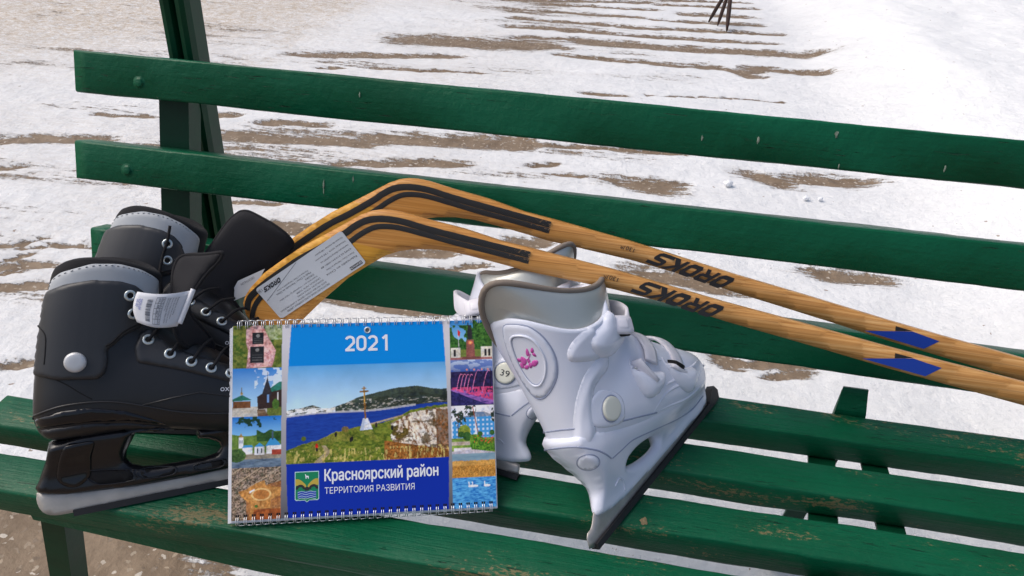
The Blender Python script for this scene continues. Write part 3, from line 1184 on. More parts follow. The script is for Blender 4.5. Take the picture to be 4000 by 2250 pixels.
# old drips and flakes of bare paint on the slats
M['chip'] = simple("pale_paint_chip", (0.20, 0.25, 0.19), 0.7, 0.0, None, 0.5, 300)
M['bare_wood'] = simple("bare_wood_chip", (0.22, 0.165, 0.085), 0.8, 0.0, None, 0.35, 200)
def chip(sl, c, up, nrm_, a, b, seed, mt):
    rr = random.Random(seed)
    up, nrm_ = Vector(up), Vector(nrm_)
    sd_ = up.cross(nrm_)
    k = 14
    P = [Vector(c) + nrm_ * 0.0016]
    for i in range(k):
        an = 2 * math.pi * i / k
        q = rr.uniform(0.6, 1.15)
        P.append(Vector(c) + nrm_ * 0.0009 + (up * math.sin(an) * a + sd_ * math.cos(an) * b) * q * 0.85)
    mb = MB()
    mb.add(P, [(0, 1 + i, 1 + (i + 1) % k) for i in range(k)])
    o = mb.build("paint_chip", mt, sl)
upA = (0, math.sin(tl), math.cos(tl))
for i, (c, a, b) in enumerate((((0.9257, 0.3991, 0.3522), 0.006, 0.0020), ((1.0169, 0.4042, 0.3672), 0.0055, 0.0028), ((0.8575, 0.3975, 0.3476), 0.0045, 0.0014), ((0.4086, 0.4015, 0.3592), 0.0045, 0.0013), ((1.0272, 0.3921, 0.3315), 0.005, 0.0012), ((1.1495, 0.3951, 0.3405), 0.005, 0.0015))):
    chip(sA, c, upA, fn, a, b, i, M['chip'])
for i, (c, a, b) in enumerate((((0.3638, 0.358, 0.2420), 0.010, 0.0012), ((0.3638, 0.356, 0.2330), 0.006, 0.0010), ((0.4052, 0.3629, 0.2542), 0.006, 0.0011))):
    chip(sB, c, upA, fn, a, b, 20 + i, M['chip'])
chip(sF, (0.8384, 0.0765, 0.0), (0, 1, 0), (0, 0, 1), 0.0080, 0.0065, 31, M['bare_wood'])

# ------------------------------------------------------------------ tall post behind the bench
mb = MB()
sec = []
for cx_ in (0.0105, 0.0335):
    sec.append(cx_)
zs = (GZ - 0.03, 1.9)
def px(z):
    return 0.1015 + (z - 0.44) * 0.030
prof_ = [(0.000, 0.012), (0.003, 0.002), (0.010, 0.0), (0.017, 0.002), (0.0195, 0.010), (0.0215, 0.016), (0.0235, 0.010), (0.026, 0.002), (0.033, 0.0), (0.040, 0.002), (0.043, 0.012), (0.043, 0.040), (0.0, 0.040)]
V = [(px(z) + a, 0.462 + b, z) for z in zs for a, b in prof_]
q = len(prof_)
Fc = [tuple(range(q)), tuple(range(q, 2 * q))] + [(k, (k + 1) % q, q + (k + 1) % q, q + k) for k in range(q)]
mb.add(V, Fc, smooth=False)
post = mb.build("metal_post", M['green_metal'])
tag(post, "tall green metal post with a groove standing upright behind the left end of the bench", "post")

# ------------------------------------------------------------------ rusty three legged iron stake beyond the bench
mb = MB()
ap = np.array((1.325, 4.45, -0.195))
for foot, r in (((1.225, 4.42, GZ + 0.012), 0.011), ((1.278, 4.36, GZ + 0.010), 0.011), ((1.325, 4.24, GZ + 0.010), 0.012)):
    f_ = np.array(foot)
    pth = [ap + (f_ - ap) * t + np.array((0, 0, 0.01 * math.sin(3.1 * t))) for t in np.linspace(0, 1, 8)]
    tube(mb, pth, [r * s_ for s_ in (0.8, 0.95, 1.0, 1.05, 1.1, 1.1, 0.95, 0.35)], 8)
tube(mb, [ap + np.array((0, 0, -0.02)), ap + np.array((0.004, 0.0, 0.05)), ap + np.array((0.02, 0.02, 0.3))], [0.014, 0.012, 0.010], 8)
tw = mb.build("iron_stake", M['rust'])
tag(tw, "dark rusty three legged iron stake standing on the snowy path beyond the bench", "iron stake")

for i, (x, y, r) in enumerate(((1.16, 1.98, 0.013), (1.42, 1.93, 0.009), (1.47, 1.94, 0.007))):
    tag(lump(x, y, r, i), ("largest of the small white snow lumps on the snow behind the bench",
                           "small white snow lump right of the largest lump behind the bench",
                           "smallest white snow lump, rightmost of the three behind the bench")[i], "snow lump", "snow lumps behind the bench")

def rot_frame(P, heading, lean, s=1.0, mirror=False):
    """x along the blade towards the toe, z up the boot, y away from the viewer's side; leaning back by lean"""
    u = Vector((math.cos(heading), math.sin(heading), 0))
    nb = Vector((-u.y, u.x, 0)) if not mirror else Vector((u.y, -u.x, 0))
    v = Vector((0, 0, math.cos(lean))) + nb * math.sin(lean)
    y = nb * math.cos(lean) - Vector((0, 0, math.sin(lean)))
    return frame(Vector(P), u * s, y * s, v * s)

K = 0.001
def mm(*pts):
    return [(a * K, b * K) for a, b in pts]

# ------------------------------------------------------------------ black skates
DB = Vector((-0.186, 0.974, -0.13))
EYE_B = rot_frame(Vector((0.1743, -0.0609, 0.002)), math.atan2(0.4816, 0.8764), math.radians(30)).inverted() @ CAM
def black_skate(mat, label, with_tag):
    root = empty("ice_skate", mat, label, "ice skate", "black hockey skates")
    YREF[0] = -0.045
    EYE[0] = EYE_B
    # boot: toe, over the arch and ankle up to the padded collar
    secs = [(0.258, 0.060, 0.262, 0.074, 0.016, 0), (0.250, 0.054, 0.258, 0.090, 0.022, 0), (0.234, 0.054, 0.248, 0.110, 0.029, 0),
            (0.205, 0.062, 0.230, 0.136, 0.036, 0), (0.150, 0.078, 0.204, 0.162, 0.043, 0), (0.090, 0.088, 0.178, 0.182, 0.044, 0),
            (0.030, 0.090, 0.160, 0.197, 0.044, 0), (0.015, 0.112, 0.152, 0.206, 0.045, 0), (0.020, 0.150, 0.147, 0.214, 0.045, 0),
            (0.028, 0.180, 0.145, 0.222, 0.045, 0), (0.038, 0.215, 0.146, 0.226, 0.045, 0)]
    b = MB()
    loft(b, secs, 5, 48, True, 0.006, 0.80)
    bb = b.bvh()
    boot = b.build("boot_shell", M['black_plastic'], root)
    # cuff, shaft of the boot
    cs = [(0.012, 0.100, 0.165, 0.175, 0.0455, 0), (0.018, 0.145, 0.152, 0.204, 0.0462, 0), (0.0285, 0.188, 0.152, 0.214, 0.0470, 0), (0.040, 0.228, 0.156, 0.228, 0.0478, -0.003),
          (0.048, 0.252, 0.161, 0.241, 0.0475, -0.006), (0.056, 0.276, 0.166, 0.258, 0.046, -0.012)]
    lin_ = [(0.040, 0.205, 0.150, 0.205, 0.0455, 0), (0.047, 0.235, 0.158, 0.228, 0.0465, -0.004), (0.052, 0.257, 0.161, 0.243, 0.0465, -0.008), (0.0570, 0.270, 0.1630, 0.2530, 0.0458, -0.0120), (0.061, 0.276, 0.1620, 0.257, 0.0435, -0.0130)]
    l = MB()
    loft(l, lin_, 5, 48, False, 0.009, 0.85, depth=0.06)
    lb = l.bvh()
    liner = l.build("padded_collar", M['fabric'], root)
    band = MB()
    patch(band, mm((55, 233), (52, 244), (57, 259), (75, 271), (105, 276), (131, 272), (151, 263), (162, 254), (166, 249), (163, 231), (158, 206), (140, 205), (100, 215)), lb, DB, 0.0022, 0.002, 0.004)
    bo = band.build("reflective_band", M['band'], root)
    st = MB()
    pts = mm((56, 257), (75, 268.5), (105, 273.5), (131, 269.5), (151, 260.5), (160, 253))
    dense = catmull(pts, 9)
    bv2 = band.bvh()
    for i in range(0, len(dense) - 2, 2):
        path = []
        for p in (dense[i], 0.35 * dense[i] + 0.65 * dense[i + 1]):
            loc, nor = hit(bv2, (p[0], YREF[0], p[1]), DB)
            path.append(loc + nor * 0.0004)
        tube(st, path, 0.00042, 5)
    st.build("stitching", M['stitch'], bo)
    c = MB()
    both = MB()
    loft(both, cs, 5, 48, False, 0, 0.82)
    bbl = both.bvh()
    # moulded ankle cuff: plate with eyelet wing above and rivet tab below
    patch(c, mm((36, 206), (42, 236), (48, 248), (59, 253), (76, 258), (103, 259.5), (129, 254), (143, 247), (150, 239), (153, 230), (153, 209), (141, 202), (123, 195), (111, 186), (105, 183), (104, 171), (99, 158), (91, 153), (53, 159), (34, 168), (22, 172), (24, 186), (30, 197)), bbl, DB, 0.0042, 0.004, 0.0030)
    cb = c.bvh()
    cuff = c.build("ankle_cuff", M['black_grey_plastic'], root)
    g = MB()
    line_on(g, mm((104, 187), (111, 190), (123, 199), (141, 206), (150, 211)), cb, DB, 0.0012, -0.0004)
    g.build("cuff_crease", M['hole'], cuff)
    g = MB()
    line_on(g, mm((45, 219), (50, 208), (47, 190), (44, 178)), cb, DB, 0.0010, -0.0003)
    g.build("cuff_crease", M['hole'], cuff)
    r = MB()
    loc, nor = hit(cb, (0.073, YREF[0], 0.175), DB)
    dome(r, loc - nor * 0.001, nor, 0.0108, 0.0055)
    r.build("rivet", M['silver_rivet'], root)
    # eyelet stay on the instep
    e = MB()
    patch(e, mm((131, 164), (131, 181), (140, 197), (150, 199), (158, 186), (172, 172), (192, 160), (231, 140), (240, 128), (240, 116), (226, 123), (172, 148)), bb, DB, 0.0034, 0.003, 0.004)
    eb = e.bvh()
    stay = e.build("eyelet_stay", M['black_grey_plastic'], root)
    all_ = MB()
    all_.v, all_.f = c.v + e.v, c.f + [tuple(i + len(c.v) for i in f) for f in e.f]
    ab = BVHTree.FromPolygons([Vector(p) for p in all_.v], all_.f)
    eye = []
    for p in mm((136, 237), (136, 217), (146, 187), (165, 168), (185, 155.5), (204, 145), (223, 135)):
        loc, nor = hit(ab, (p[0], YREF[0], p[1]), DB)
        eye.append((loc, nor))
        q = MB()
        disc_ring(q, loc, nor, 0.0031, 0.0062, 0.0013)
        eo = q.build("eyelet", M['eyelet'], root)
        h = MB()
        dome(h, loc + nor * 0.0002, nor, 0.0032, 0.0003)
        h.build("eyelet_hole", M['hole'], eo)
    # laces
    lc = MB()
    for (loc, nor), (dx, dz) in zip(eye[2:], ((0.02, 0.004), (0.022, 0.006), (0.022, 0.006), (0.022, 0.006), (0.02, 0.005))):
        p0 = loc + nor * 0.0002
        pth = [p0, p0 + nor * 0.003 + Vector((0.004, 0.003, 0.003)), p0 + Vector((dx * 0.6, 0.012, dz + 0.008)), p0 + Vector((dx, 0.035, dz + 0.012))]
        tube(lc, catmull(pth, 5), 0.0019, 7)
    a0, a1 = eye[0][0], eye[1][0]
    if not with_tag:
        pth = [a0 + Vector((0.004, -0.004, 0.022)), a0 + Vector((0.002, -0.003, 0.008)), a0 + Vector((-0.001, -0.003, -0.006)), a1 + Vector((-0.004, -0.004, 0.004)), a1 + Vector((-0.006, -0.005, -0.016)), a1 + Vector((-0.004, -0.002, -0.04))]
        tube(lc, catmull(pth, 6), 0.0018, 7)
    lc.build("lace", M['fabric'], root)
    # tongue, a thick padded flap bent forward out of the throat and twisted towards the viewer
    t = MB()
    if with_tag:
        out = catmull([np.array(p) * K for p in ((181, 170), (174, 187), (172, 208), (173, 229), (175, 252), (182, 268), (190, 273), (200, 273), (212, 271.5), (225, 271), (233, 271), (235, 268), (228, 260), (214, 249), (198, 232), (190, 219), (190, 206), (196, 192), (202, 178), (205, 160))], 3, True)
        yb = lambda u, v: -0.012 - 6.0 * (u - 0.2) * (v - 0.235) * 3 + 0.010 * math.sin((u - v) * 60)
        to = 0.0045
    else:
        out = catmull([np.array(p) * K for p in ((158, 171), (160, 196), (165, 224), (173, 244), (182, 263), (191, 277), (201, 286), (209, 288), (217, 286), (230, 280), (247, 271), (260, 262), (268, 254), (271, 246), (264, 236), (249, 223), (236, 213), (218, 204), (206, 195), (199, 186), (198, 177), (200, 168), (205, 152))], 3, True)
        yb = lambda u, v: 0.004 + 0.014 * math.sin((u - 0.16) * 22) - 9.0 * (v - 0.26) * (u - 0.2)
        to = 0.0055
    V, Fc, loops, flat = fill([tuple(p) for p in out], 0.006)
    nV = len(V)
    A, B = [], []
    for p in V:
        dd = min(dist_poly(p, L) for L in flat)
        th = to * (0.35 + 0.65 * prof(dd, 0.009))
        yc = yb(*p)
        A.append((p[0], yc - th, p[1]))
        B.append((p[0], yc + th, p[1]))
    Fc2 = list(Fc) + [tuple(i + nV for i in reversed(f)) for f in Fc]
    L = loops[0]
    Fc2 += [(L[i], L[(i + 1) % len(L)], L[(i + 1) % len(L)] + nV, L[i] + nV) for i in range(len(L))]
    t.add(A + B, Fc2)
    tongue = t.build("tongue", M['fabric_rib'], root)
    hem = MB()
    tube(hem, [(V[i][0], yb(*V[i]), V[i][1]) for i in L], 0.0023, 6, True)
    hem.build("tongue_hem", M['fabric'], tongue)
    # raised lines of the shell
    ed = MB()
    line_on(ed, mm((14, 122), (30, 127), (52, 131), (80, 130), (106, 125), (135, 114), (165, 102), (200, 93), (238, 87)), bb, DB, 0.0013, 0.0003)
    line_on(ed, mm((130, 117), (160, 119), (188, 120), (225, 107), (240, 103)), bb, DB, 0.0011, 0.0002, n=1)
    ed.build("shell_piping", M['black_plastic'], boot)
    se = MB()
    line_on(se, mm((40, 171), (50, 162), (62, 152), (72, 142), (82, 133)), bb, DB, 0.0008, -0.0003)
    se.build("shell_seam", M['hole'], boot)
    gl = MB()
    patch(gl, mm((22, 114), (22, 122), (51, 126), (79, 124), (111, 114), (134, 101), (150, 91), (113, 103), (77, 109), (32, 112)), bb, DB, 0.0016, 0.002, 0.003)
    gl.build("gloss_inlay", M['black_gloss'], boot)
    sl = MB()
    patch(sl, mm((13, 97), (14, 110), (32, 110), (77, 107), (113, 100), (150, 88), (172, 78), (150, 74), (110, 85), (60, 91), (22, 90)), bb, DB, 0.0022, 0.003, 0.003)
    sl.build("sole_welt", M['black_plastic'], boot)
    ox = MB()
    loc, nor = hit(bb, (0.209, YREF[0], 0.117), DB)
    ex = Vector((0.985, -0.03, -0.17)).normalized()
    ex = (ex - nor * ex.dot(nor)).normalized()
    ey = nor.cross(ex)
    put_text(ox, "oxelo", loc + nor * 0.0016, ex, ey, None, 0.0066, 0.012)
    ox.build("lettering", M['ink_white'], boot)
    YREF[0] = -0.012
    # chassis with its window, inlay, pockets and rivets
    ho = MB()
    outer = mm((24, 88), (18, 70), (6, 46), (2, 40), (4, 34), (14, 30), (31, 26), (101, 19), (160, 17), (220, 17), (276, 20), (300, 30), (298, 46), (284, 60), (282, 66), (175, 72), (160, 78), (128, 90), (60, 94))
    win = mm((110, 81), (104, 72), (97, 62), (95, 53), (100, 45), (110, 40), (128, 37), (175, 35.5), (190, 38), (196, 44), (195, 50), (184, 57), (173, 60), (172, 66), (174, 71), (140, 77))
    inflate(ho, outer, lambda u, v: 0.0085 + 0.016 * sst(np.array(v), 0.045, 0.09), 0.006, 0.005, (win,))
    hb = ho.bvh()
    hold = ho.build("blade_holder", M['black_satin'], root)
    dd = Vector((0, 1, 0))
    gi = MB()
    patch(gi, mm((43, 84), (58, 85), (72, 83), (65, 66), (61, 51), (58, 42), (46, 34), (34, 36), (26, 46), (30, 62)), hb, dd, 0.0016, 0.003, 0.003, smooth=3)
    gi.build("gloss_inlay", M['black_gloss'], hold)
    for wv in (mm((57, 49), (98, 41), (101, 37), (101, 28), (66, 31), (55, 41)), mm((107, 38), (141, 34), (146, 30), (140, 25), (110, 28)), mm((166, 31), (196, 31), (199, 27), (192, 22), (168, 24))):
        wi = MB()
        patch(wi, wv, hb, dd, 0.0002, 0.002, 0.006)
        wi.build("pocket", M['hole'], hold)
        rm = MB()
        line_on(rm, wv, hb, dd, 0.0009, 0.0002, True, 3)
        rm.build("pocket_rim", M['black_gloss'], hold)
    for p in mm((45, 89), (65, 88), (89, 85.5), (186, 64), (212, 62)):
        loc, nor = hit(hb, (p[0], 0, p[1]), Vector((0, 0.8, -0.6)))
        q = MB()
        dome(q, loc, (0, -0.75, 0.66), 0.0042, 0.0014)
        q.build("screw_head", M['silver_rivet'], hold)
    bl = MB()
    inflate(bl, mm((2, 34), (0.5, 28), (0.5, 22), (1.8, 16), (4, 11.5), (7, 8.4), (11, 6.2), (15, 4.9), (20, 4.1), (34, 3.5), (200, 0.8), (290, 1.5), (298, 10), (296, 24), (200, 19), (101, 21), (31, 28)), 0.0016, 0.0012, 0.006)
    bl.build("blade", M['steel'], root)
    gu = MB()
    prism(gu, mm((34, 7), (34, 0), (200, -2), (285, -1.5), (285, 5), (200, 4.5)), -0.0036, 0.0036)
    gu.build("edge_guard", M['guard'], root)
    if not with_tag:
        pl = MB()
        prism(pl, mm((204, 196), (222, 205), (238, 213), (226, 186), (213, 176), (200, 170), (199, 186)), 0.012, 0.0124)
        plo = pl.build("paper_label", M['label_paper'], root)
        tx = MB()
        a_ = np.array((0.224, 0.0117, 0.2025))
        put_text(tx, "DECATHLON", a_ + np.array((0, -0.0002, 0)), (-0.83, 0, -0.5), (0.5, 0, -0.83), 0.02, 0.003)
        tx.build("lettering", M['ink_grey'], plo)
    if with_tag:
        tg = MB()
        # curled paper size tag sewn to the edge of the tongue
        TL, TR, BR_, BL_ = (np.array(p) for p in ((0.1455, 0.2405), (0.1975, 0.2335), (0.1770, 0.1965), (0.1400, 0.2085)))
        nu, nv = 14, 8
        V, Fc = [], []
        def tp(a, b):
            p = (TL * (1 - a) + TR * a) * (1 - b) + (BL_ * (1 - a) + BR_ * a) * b
            p = p + np.array((-0.004 * math.sin(math.pi * b) * (1 - a), -0.003 * math.sin(math.pi * a)))
            y = -0.0575 - 0.006 * math.sin(math.pi * min(1, a * 1.1)) + 0.012 * a * a + 0.0 * b
            return (p[0], y, p[1])
        for j in range(nv + 1):
            for i in range(nu + 1):
                V.append(tp(i / nu, j / nv))
        for j in range(nv):
            for i in range(nu):
                a = j * (nu + 1) + i
                Fc.append((a, a + 1, a + nu + 2, a + nu + 1))
        o = len(V)
        V += [(p[0], p[1] + 0.0005, p[2]) for p in V]
        Fc += [tuple(i + o for i in f[::-1]) for f in Fc]
        for i in range(nu):
            Fc.append((i, i + 1, o + i + 1, o + i))
            a = nv * (nu + 1) + i
            Fc.append((a, a + 1, o + a + 1, o + a))
        for j in range(nv):
            a = j * (nu + 1)
            Fc.append((a, a + nu + 1, o + a + nu + 1, o + a))
            a += nu
            Fc.append((a, a + nu + 1, o + a + nu + 1, o + a))
        tg.add(V, Fc)
        roll = [Vector(tp(1.0, b)) + Vector((0.002, -0.0025, 0.001)) for b in (0, 0.3, 0.6, 0.95)]
        tube(tg, catmull([tuple(p) for p in roll], 4), 0.0027, 8)
        tago = tg.build("size_tag", M['paper'], root)
        pr = MB()
        def tq(a0, b0, a1, b1, mi):
            na = max(1, int(abs(a1 - a0) * nu)) + 1
            nb = max(1, int(abs(b1 - b0) * nv)) + 1
            vv = [Vector(tp(a0 + (a1 - a0) * i / na, b0 + (b1 - b0) * j / nb)) + Vector((0, -0.0004, 0)) for j in range(nb + 1) for i in range(na + 1)]
            ff = [(j * (na + 1) + i, j * (na + 1) + i + 1, (j + 1) * (na + 1) + i + 1, (j + 1) * (na + 1) + i) for j in range(nb) for i in range(na)]
            pr.add(vv, ff, mi)
        rr = random.Random(3)
        y = 0.17
        while y < 0.84:
            w = rr.choice((0.008, 0.012, 0.02))
            tq(0.245, y, 0.345, y + w, 0)
            y += w + rr.choice((0.009, 0.013, 0.02))
        for a in (0.40, 0.452, 0.504, 0.556):
            tq(a, 0.10, a + 0.006, 0.90, 0)
        for bq in (0.10, 0.26, 0.42, 0.58, 0.74, 0.895):
            tq(0.40, bq, 0.562, bq + 0.012, 0)
        def ttext(s, a, b0, w, h, mi):
            V_, F_ = text_mesh(s, 1.0)
            V_ = V_ - V_.min(0)
            mx = V_.max(0)
            P = []
            for q_ in V_:
                aa = a - q_[1] / mx[1] * h
                b_ = b0 + q_[0] / mx[0] * w
                P.append(Vector(tp(aa, b_)) + Vector((0, -0.0006, 0)))
            pr.add(P, F_, mi)
        def ttext2(s, a, b0, w, h, mi):      # reads from top to bottom
            V_, F_ = text_mesh(s, 1.0)
            V_ = V_ - V_.min(0)
            mx = V_.max(0)
            pr.add([Vector(tp(a + q_[1] / mx[1] * h, b0 + q_[0] / mx[0] * w)) + Vector((0, -0.0006, 0)) for q_ in V_], F_, mi)
        ttext2("2020-09", 0.10, 0.18, 0.34, 0.05, 1)
        ttext2("20-42", 0.045, 0.20, 0.24, 0.05, 1)
        for s, a, bq in (("EU", 0.515, 0.14), ("US", 0.515, 0.30), ("UK", 0.515, 0.46), ("RU", 0.515, 0.62), ("CM", 0.515, 0.78), ("42", 0.463, 0.14), ("8", 0.463, 0.32), ("8", 0.463, 0.48), ("41", 0.463, 0.62)):
            ttext2(s, a, bq, 0.09, 0.03, 0)
        for s, a, w in (("Bermuda Hong Kong", 0.60, 0.34), ("Fabricado en China / Made in China", 0.64, 0.72), ("Hecho en China / Fabriqu\u00e9 en Chine", 0.69, 0.72), ("Shijun Quan / Made in China", 0.74, 0.6), ("Fabricat in China", 0.79, 0.5)):
            ttext2(s, a, 0.14, w, 0.028, 0)
        pr.build("tag_print", [M['ink_grey'], M['ink_blue']], tago)
    return root

Pb = Vector((0.1743, -0.0609, 0.002))
skb = black_skate(rot_frame(Pb, math.atan2(0.4816, 0.8764), math.radians(30)),
                  "black hockey skate in front, its heel overhanging the seat, white size tag on the tongue", True)
skb2 = black_skate(rot_frame((0.1077, 0.0743, 0.002), math.radians(9.8), math.radians(35.2)),
                   "black hockey skate standing behind its twin, tall tongue bent towards the wooden sticks", False)

# ------------------------------------------------------------------ white skates
DW = Vector((0.705, 0.619, -0.346))
EYE_W = rot_frame((0.7844, 0.0235, 0.001), math.atan2(0.8858, 0.4641), math.radians(35)).inverted() @ CAM
def white_skate(mat, label, side):
    """side: +1 the outer side with the flower badge faces the viewer"""
    root = empty("ice_skate", mat, label, "ice skate", "white ice skates")
    YREF[0] = 0.0
    EYE[0] = EYE_W
    secs = [(0.288, 0.046, 0.297, 0.074, 0.020, 0), (0.270, 0.040, 0.288, 0.094, 0.034, 0), (0.235, 0.044, 0.264, 0.114, 0.043, 0), (0.180, 0.054, 0.236, 0.136, 0.045, 0),
            (0.115, 0.072, 0.208, 0.160, 0.046, 0), (0.060, 0.092, 0.188, 0.180, 0.046, 0), (0.024, 0.108, 0.174, 0.196, 0.043, 0), (0.024, 0.140, 0.166, 0.208, 0.044, 0),
            (0.025, 0.185, 0.162, 0.214, 0.050, 0), (0.024, 0.226, 0.161, 0.222, 0.054, 0.012), (0.021, 0.279, 0.160, 0.257, 0.059, 0.041)]
    b = MB()
    loft(b, secs, 5, 56, True, 0.006, 0.82, depth=0.02)
    bb = b.bvh()
    boot = b.build("boot_shell", M['white'], root)
    lin_ = [(0.042, 0.195, 0.148, 0.190, 0.044, 0, 0), (0.036, 0.235, 0.156, 0.206, 0.047, 0.015, 0), (0.028, 0.270, 0.168, 0.218, 0.051, 0.032, 0.2), (0.018, 0.298, 0.182, 0.232, 0.051, 0.046, 0.75), (0.014, 0.311, 0.186, 0.238, 0.046, 0.052, 1.0)]
    if side < 0:
        lin_ = [(0.088 + (r[0] - 0.088) * k, r[1], 0.088 + (r[2] - 0.088) * k, *r[3:]) for r, k in zip(lin_, (1, 1, 0.92, 0.76, 0.68))]
    l = MB()
    loft(l, lin_, 6, 56, False, 0.007, 0.9, depth=0.05)
    liner = l.build("liner", M['vinyl'], root)
    rows = catmull([np.array(s) for s in lin_], 6)
    tp_ = ring_pts(rows[-1][0:2], rows[-1][2:4], rows[-1][4], rows[-1][5], 56, 0.9, rows[-1][6])
    tr = MB()
    tube(tr, tp_, 0.0037, 8, True)
    tr.build("liner_trim", M['trim'], liner)
    # holder under the sole
    def vb(u):
        return 0.010 + 0.0 * u
    ho = MB()
    outer = catmull([np.array(p) * K for p in ((18, 128), (22, 106), (30, 86), (36, 66), (36.5, 50), (28, 40), (24, 32), (30, 26), (60, 18), (120, 13.5), (190, 10.5), (255, 9), (288, 10), (301, 20), (304, 40), (298, 60), (262, 72), (200, 82), (130, 98), (70, 118), (40, 132))], 3, True)
    hole = catmull([np.array(p) * K for p in ((92, 50), (97, 57), (118, 58), (147, 51), (165, 42), (167, 35), (155, 30), (127, 33), (101, 41))], 3, True)
    def T(u, v):
        top = np.interp(u, (0.02, 0.07, 0.13, 0.20, 0.26, 0.30), (0.112, 0.104, 0.086, 0.068, 0.056, 0.045))
        t_ = sst(np.array((v - 0.024) / (top - 0.020)), 0.0, 1.0)
        wmax = np.interp(u, (0.015, 0.05, 0.2, 0.26, 0.30), (0.026, 0.036, 0.040, 0.036, 0.016))
        return 0.0075 + (wmax - 0.0075) * float(t_)
    inflate(ho, [tuple(p) for p in outer], T, 0.007, 0.0045, ([tuple(p) for p in hole],))
    hb = ho.bvh()
    hold = ho.build("blade_holder", M['white'], root)
    al = MB()
    al.v, al.f = b.v + ho.v, b.f + [tuple(i + len(b.v) for i in f) for f in ho.f]
    ab = BVHTree.FromPolygons([Vector(p) for p in al.v], al.f)
    rm = MB()
    loc_rim = [(p[0], -(T(*p) * 0.55) - 0.001, p[1]) for p in catmull([np.array(p) * K for p in ((88, 50), (96, 60), (118, 61), (148, 54), (168, 45), (171, 35), (156, 27), (127, 29.5), (99, 38))], 4, True)]
    # skin pieces of the shell
    for pts in (((0, 152.5), (32, 136.5), (59, 121.5), (112, 94.5), (160, 73.5), (196, 57.5)), ((0, 132), (29, 116), (47, 104), (70, 85), (81, 72), (86, 63)), ((88, 62), (107, 60), (131, 58), (158, 50), (192, 39), (230, 27), (268, 19.5), (300, 20))):
        g = MB()
        line_on(g, mm(*pts), ab, DW, 0.0013, -0.0006, n=6)
        g.build("seam", M['groove'], root)
    el = MB()
    E_ = [((50 + 18 * math.cos(a) * 0.9 + 6 * math.sin(a)) , (82 - 12 * math.cos(a) * 0.9 + 6.5 * math.sin(a))) for a in np.linspace(0, 2 * math.pi, 18, endpoint=False)]
    patch(el, mm(*E_), ab, DW, 0.0014, 0.006, 0.004)
    el.build("heel_boss", M['white'], hold)
    g = MB()
    line_on(g, mm(*E_), ab, DW, 0.0009, -0.0003, True, 3)
    g.build("boss_groove", M['groove'], hold)
    g = MB()
    line_on(g, mm((72, 34), (83, 37), (88, 30), (84, 20)), ab, DW, 0.0012, 0.0002, False, 5)
    g.build("holder_rib", M['white'], hold)
    # cuff: raised badge rings
    ring = [(22, 271), (38, 267), (58, 253), (71, 231), (73.5, 206), (61, 187), (36, 179), (20, 186), (13, 212), (13, 245)]
    if side > 0:
        bd = MB()
        patch(bd, mm(*[tuple(p) for p in catmull(ring, 3, True)]), bb, DW, 0.0018, 0.003, 0.0035)
        bo = bd.build("cuff_badge", M['white'], root)
        b2 = bd.bvh()
        ri = [(24, 254), (39, 252), (54, 238), (58, 216), (51, 201), (36, 193), (24, 200), (19, 225)]
        gr = MB()
        line_on(gr, ri, b2, DW, 0.0016, 0.0, True, 4) if False else None
        line_on(gr, mm(*ri), b2, DW, 0.0014, 0.0003, True, 5)
        gr.build("badge_ring", M['white'], bo)
        gr = MB()
        rr_ = [(30 + (a - 30) * 0.96 + 0.6, 222 + (c - 222) * 0.95) for a, c in ri]
        line_on(gr, mm(*rr_), b2, DW, 0.0008, -0.0002, True, 5)
        gr.build("badge_groove", M['groove'], bo)
        gr = MB()
        line_on(gr, mm(*[(a + 0.5, c - 1) for a, c in ring]), bb, DW, 0.0012, -0.0003, True, 5)
        gr.build("badge_edge", M['groove'], bo)
        fl = MB()
        def petal(cx_, cy_, r, ang, k=0.62):
            cx_, cy_, r = 35 + (cx_ - 35) * 1.18, 223 + (cy_ - 223) * 1.18, r * 1.12
            a = math.radians(ang)
            P_ = []
            for t in np.linspace(0, 2 * math.pi, 12, endpoint=False):
                x, y = r * math.cos(t), r * k * math.sin(t) * (1 - 0.35 * math.cos(t))
                P_.append((cx_ + x * math.cos(a) - y * math.sin(a), cy_ + x * math.sin(a) + y * math.cos(a)))
            patch(fl, mm(*P_), b2, DW, 0.0004, 0.0006, 0.0022, sink=0.0003)
        for p in ((24.5, 229.5, 3.0, 130), (29.0, 226.3, 5.0, 100, 0.75), (24.8, 223.6, 3.4, 100), (29.0, 219.4, 3.6, 160), (34.5, 218.6, 3.4, 100, 0.8), (41.0, 217.2, 5.2, -12, 0.6), (35.0, 223.2, 2.4, 90, 0.9), (38.0, 230.2, 4.2, 70, 0.55), (44.5, 228.8, 2.9, 60, 0.85), (44.6, 224.0, 3.4, -60, 0.5)):
            petal(*p)
        line_on(fl, mm((32.5, 225.6), (36.5, 225.4), (41.5, 228.2)), b2, DW, 0.0005, 0.0002)
        fl.build("flower_print", M['pink'], bo)
    # swooping relief on the side of the shell
    for pts, off_, ew_ in (((155, 168), (118, 168), (92, 160), (66, 143), (46, 118), (40, 96), (60, 88), (80, 98), (94, 124), (112, 144), (148, 151)), 0.0032, 0.013), (((152, 206), (120, 208), (97, 203), (91, 193), (103, 183), (141, 167), (152, 178), (154, 192)), 0.0035, 0.007):
        g = MB()
        patch(g, mm(*pts), bb, DW, off_, ew_, 0.003, smooth=4, soft=True, sink=0.0003)
        g.build("shell_relief", M['white'], boot)
    pl = MB()
    patch(pl, mm((118, 137), (146, 113), (141, 92), (126, 86), (92, 101), (78, 118), (88, 132)), bb, DW, 0.0013, 0.003, 0.003, smooth=4)
    pl.build("rivet_plate", M['white'], boot)
    r = MB()
